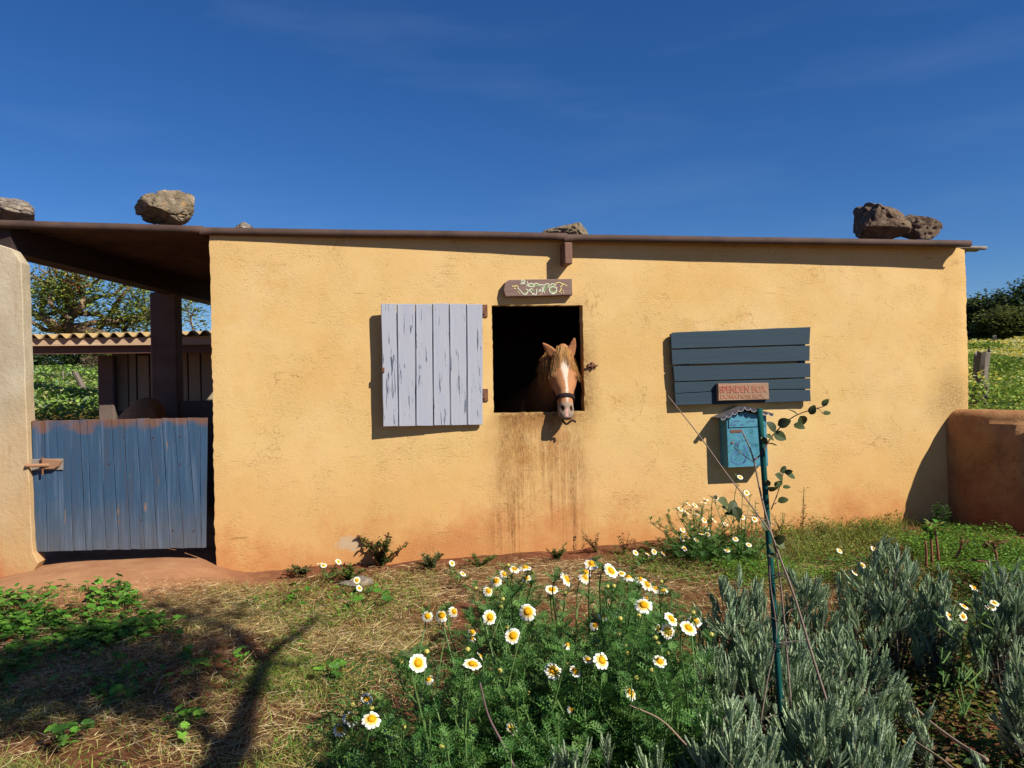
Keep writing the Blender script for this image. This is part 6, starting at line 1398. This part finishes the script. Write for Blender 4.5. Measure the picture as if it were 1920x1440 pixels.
# left field: bushes of green, stone heap, fence
R = np.random.default_rng(130)
def leaf_mass(name, label, cat, px0, px1, d0, d1, n, pal, hf, size, hh, kind='stuff', flowers=0, fpal=None):
    b = Batch(); u = R.uniform(px0, px1, n); d = d0 + (d1 - d0) * R.random(n) ** 0.8; P = np.array([at(a, 700, z) for a, z in zip(u, d)]); hm_ = vnoise(P[:, 0] * 0.9, P[:, 1] * 0.9, 55); P[:, 2] = hf(P[:, 0], P[:, 1]) + hh * hm_ * R.random(n) ** 0.7
    b.inst(*TINY, rand_frames(n, R, 0.5) * (R.uniform(0.6, 1.3, n) * size * (d / d0) ** 0.6)[:, None, None], P, cols(n, R, pal) * (0.7 + 0.6 * hm_)[:, None])
    if flowers:
        m = flowers; u = R.uniform(px0, px1, m); d = d0 + (d1 - d0) * R.random(m) ** 0.7; Q = np.array([at(a, 700, z) for a, z in zip(u, d)]); hm_ = vnoise(Q[:, 0] * 0.9, Q[:, 1] * 0.9, 55); keep = vnoise(Q[:, 0] * 0.35, Q[:, 1] * 0.35, 77) + 0.02 * d > 0.62
        Q[:, 2] = hf(Q[:, 0], Q[:, 1]) + hh * (0.3 + 0.75 * hm_) + R.uniform(0, 0.06, m); Q, d = Q[keep], d[keep]; m = len(Q)
        b.inst(*TINY, rand_frames(m, R, 0.1) * (R.uniform(0.5, 1.0, m) * 0.05 * (d / d0) ** 0.5)[:, None, None], Q, cols(m, R, fpal, 0.1))
    solo(name, np.concatenate(b.V), [np.concatenate(v) for v in b.F.values()], M['leaf'], label, cat, P.mean(0) * (1, 1, 0), col=np.concatenate(b.C), kind=kind)
leaf_mass('field_weeds', 'green leafy weeds covering the field behind the gate', 'weeds', 30, 230, 8.6, 34, 40000, ((110, 144, 56), (96, 128, 54), (130, 156, 70), (112, 132, 92), (150, 150, 90)), ground_h, 0.07, 0.42)
leaf_mass('field_flowers', 'white and yellow flowers covering the raised field', 'flowers', 1790, 1990, 7.2, 30, 34000, ((104, 130, 46), (122, 142, 54), (84, 112, 42), (144, 150, 64)), field_h, 0.05, 0.40, 'stuff', 16000, ((214, 208, 160), (210, 196, 96), (216, 206, 140), (204, 186, 60), (196, 176, 40)))
def post(name, label, px0, py0, px1, py1, depth, r0, r1, mat, hf, group, rough=0.12, k=9, cat='post'):
    a, b_ = at(px0, py0, depth), at(px1, py1, depth); n = 9; P = np.array([a + (b_ - a) * t for t in np.linspace(0, 1, n)]); P[0, 2] = min(P[0, 2], float(hf(P[0][0], P[0][1])) - 0.05); V = []; r = np.linspace(r0, r1, n)
    for i, p in enumerate(P):
        for j in range(k): an = j / k * 6.283; rr = r[i] * (1 + rough * (vnoise(j * 1.1, i * 0.4, 3) - 0.5) * 2 + rough * (vnoise(j * 2.3, 0.1, 4) - 0.5) * 2); V.append(p + (math.cos(an) * rr, math.sin(an) * rr, 0.02 * R.normal() if i == n - 1 else 0))
    V = np.array(V); Fs = [(i * k + j, i * k + (j + 1) % k, (i + 1) * k + (j + 1) % k, (i + 1) * k + j) for i in range(n - 1) for j in range(k)] + [tuple(range((n - 1) * k, n * k))]
    solo(name, V, Fs, M[mat], label, cat, (P[0][0], P[0][1], float(hf(P[0][0], P[0][1]))), group=group, smooth=False)
post('fence_post', 'thick weathered wooden fence post right of the stable', 1836, 765, 1845, 660, 8.6, 0.085, 0.068, 'greywood', field_h, 'field fence posts', 0.3, 12)
post('fence_post', 'square concrete post on the skyline of the flowering field', 1865, 660, 1865, 629, 26, 0.075, 0.075, 'concrete', field_h, 'field fence posts', 0.0, 4)
post('fence_post', 'leaning pale log post in the field above the gate', 158, 732, 140, 697, 15, 0.065, 0.05, 'greywood', ground_h, 'field fence posts', 0.2)
post('fence_post', 'thin straight metal post in the field above the gate', 119, 720, 117.5, 697, 20, 0.018, 0.018, 'concrete', ground_h, 'field fence posts', 0.0, 6)
post('fence_post', 'short forked stake in the field above the gate', 96, 722, 97, 707, 19, 0.03, 0.03, 'greywood', ground_h, 'field fence posts', 0.2, 6)
wb = Batch()
for y in (702, 712): tube(wb, np.array([at(40, y + 2, 20), at(118, y, 20), at(215, y + 1, 20)]), 0.006, lin(90, 84, 76), 4)
solo('fence_wire', np.concatenate(wb.V), [np.concatenate(v) for v in wb.F.values()], M['bark'], 'thin fence wires strung across the far field', 'wire', at(118, 720, 20), col=np.concatenate(wb.C))
def ground_stone(px, py, w, h, depth, label, mat, hf, seed, group, name='field_stone', pos=None):
    bm = bmesh.new(); bmesh.ops.create_icosphere(bm, subdivisions=3, radius=1); V = []
    for v in bm.verts: p = v.co; V.append(np.array(p) * (1 + 0.35 * mnoise.fractal(p * 1.3 + Vector((seed, 0, 0)), 0.9, 2.0, 4)))
    F_ = [tuple(v.index for v in f.verts) for f in bm.faces]; bm.free(); c = at(px, py, depth) if pos is None else pos; s_ = (c - CAMLOC) @ FWD / F; V = np.array(V) * np.array((w / 2 * s_, w / 2 * s_ * 0.8, h / 2 * s_)) + c
    solo(name, V, F_, M[mat], label, 'stone', c - (0, 0, h / 2 * s_), smooth=True, group=group)
for k, (px, py, w, h, lb) in enumerate(((146, 765, 26, 26, 'big tan rock among the weeds above the gate'), (128, 768, 16, 20, 'smaller tan rock left of the big one'), (133, 718, 14, 7, 'pale stone at the foot of the leaning log'), (143, 721, 10, 6, 'pale stone right beside the leaning log'), (165, 719, 16, 6, 'pale stone row piece at the edge of the far field'), (122, 720, 8, 5, 'small pale stone by the thin metal post'))):
    ground_stone(px, py, w, h, 12.6 if py > 740 else 22, lb, 'stone_c' if k > 1 else 'stone_b', ground_h, k * 2.7, 'stones in the far field')
g_ = gpt(668, 1094); ground_stone(0, 0, 62, 22, 0, 'flat white stone on the earth by the daisy pair', 'stone_c', ground_h, 31, None, 'white_stone', g_)

# ------------------------------------------------------------------ tree standing behind the photographer; only its shadow is in the picture
R = np.random.default_rng(141)
def lift(px, py, h):
    g = on_z(px, py); return np.array((g[0] + SA * h / SB, g[1] - h / SB, h))
limbs = []
def sh(pts, r0, r1, n=14):
    P = smooth_path(np.array([lift(x, y, h) for x, y, h in pts]), n); limbs.append((P, np.linspace(r0, r1, n) * 0.8)); return P
t0 = lift(398, 1450, 2.9); base = np.array((-0.9, -7.2, 0.0))
trunk = smooth_path(np.array([base, base * 0.68 + t0 * 0.32 + (0, 0, 0.25), base * 0.35 + t0 * 0.65 + (0, 0, 0.2), t0, lift(452, 1340, 3.1), lift(488, 1245, 3.3)]), 22); limbs.append((trunk, np.linspace(0.09, 0.034, 22)))
tp = []
for pts, r0, r1 in (([(488, 1250, 3.3), (450, 1215, 3.45), (400, 1175, 3.6), (330, 1155, 3.75), (280, 1142, 3.9)], 0.05, 0.02), ([(488, 1245, 3.3), (520, 1215, 3.5), (560, 1190, 3.65), (600, 1150, 3.8)], 0.042, 0.018), ([(500, 1258, 3.3), (540, 1258, 3.4), (575, 1250, 3.5)], 0.03, 0.012),
                    ([(400, 1440, 2.85), (390, 1410, 3.1), (330, 1330, 3.3), (270, 1290, 3.5), (215, 1240, 3.6), (150, 1215, 3.8)], 0.05, 0.02), ([(330, 1330, 3.3), (250, 1320, 3.5), (150, 1330, 3.7), (40, 1360, 3.9)], 0.035, 0.015), ([(270, 1290, 3.5), (180, 1280, 3.7), (80, 1270, 3.9), (-20, 1290, 4.1)], 0.03, 0.012)):
    P = sh(pts, r0, r1)
for x, y, h, k in ((250, 1245, 3.7, 14), (150, 1262, 3.8, 18), (60, 1290, 3.9, 20), (200, 1290, 3.6, 12), (300, 1225, 3.7, 8), (-80, 1260, 4.1, 14), (330, 1160, 3.8, 5), (90, 1225, 3.9, 8)):
    for _ in range(k): tp.append(lift(x, y, h) + R.normal(0, 0.14, 3))
build_tree('almond_tree', 'tree behind the viewer whose shadow falls on the straw', base, limbs, np.array(tp), R, 4200, 0.075, 0.15, ((70, 96, 44), (88, 110, 52)), (104, 90, 78))
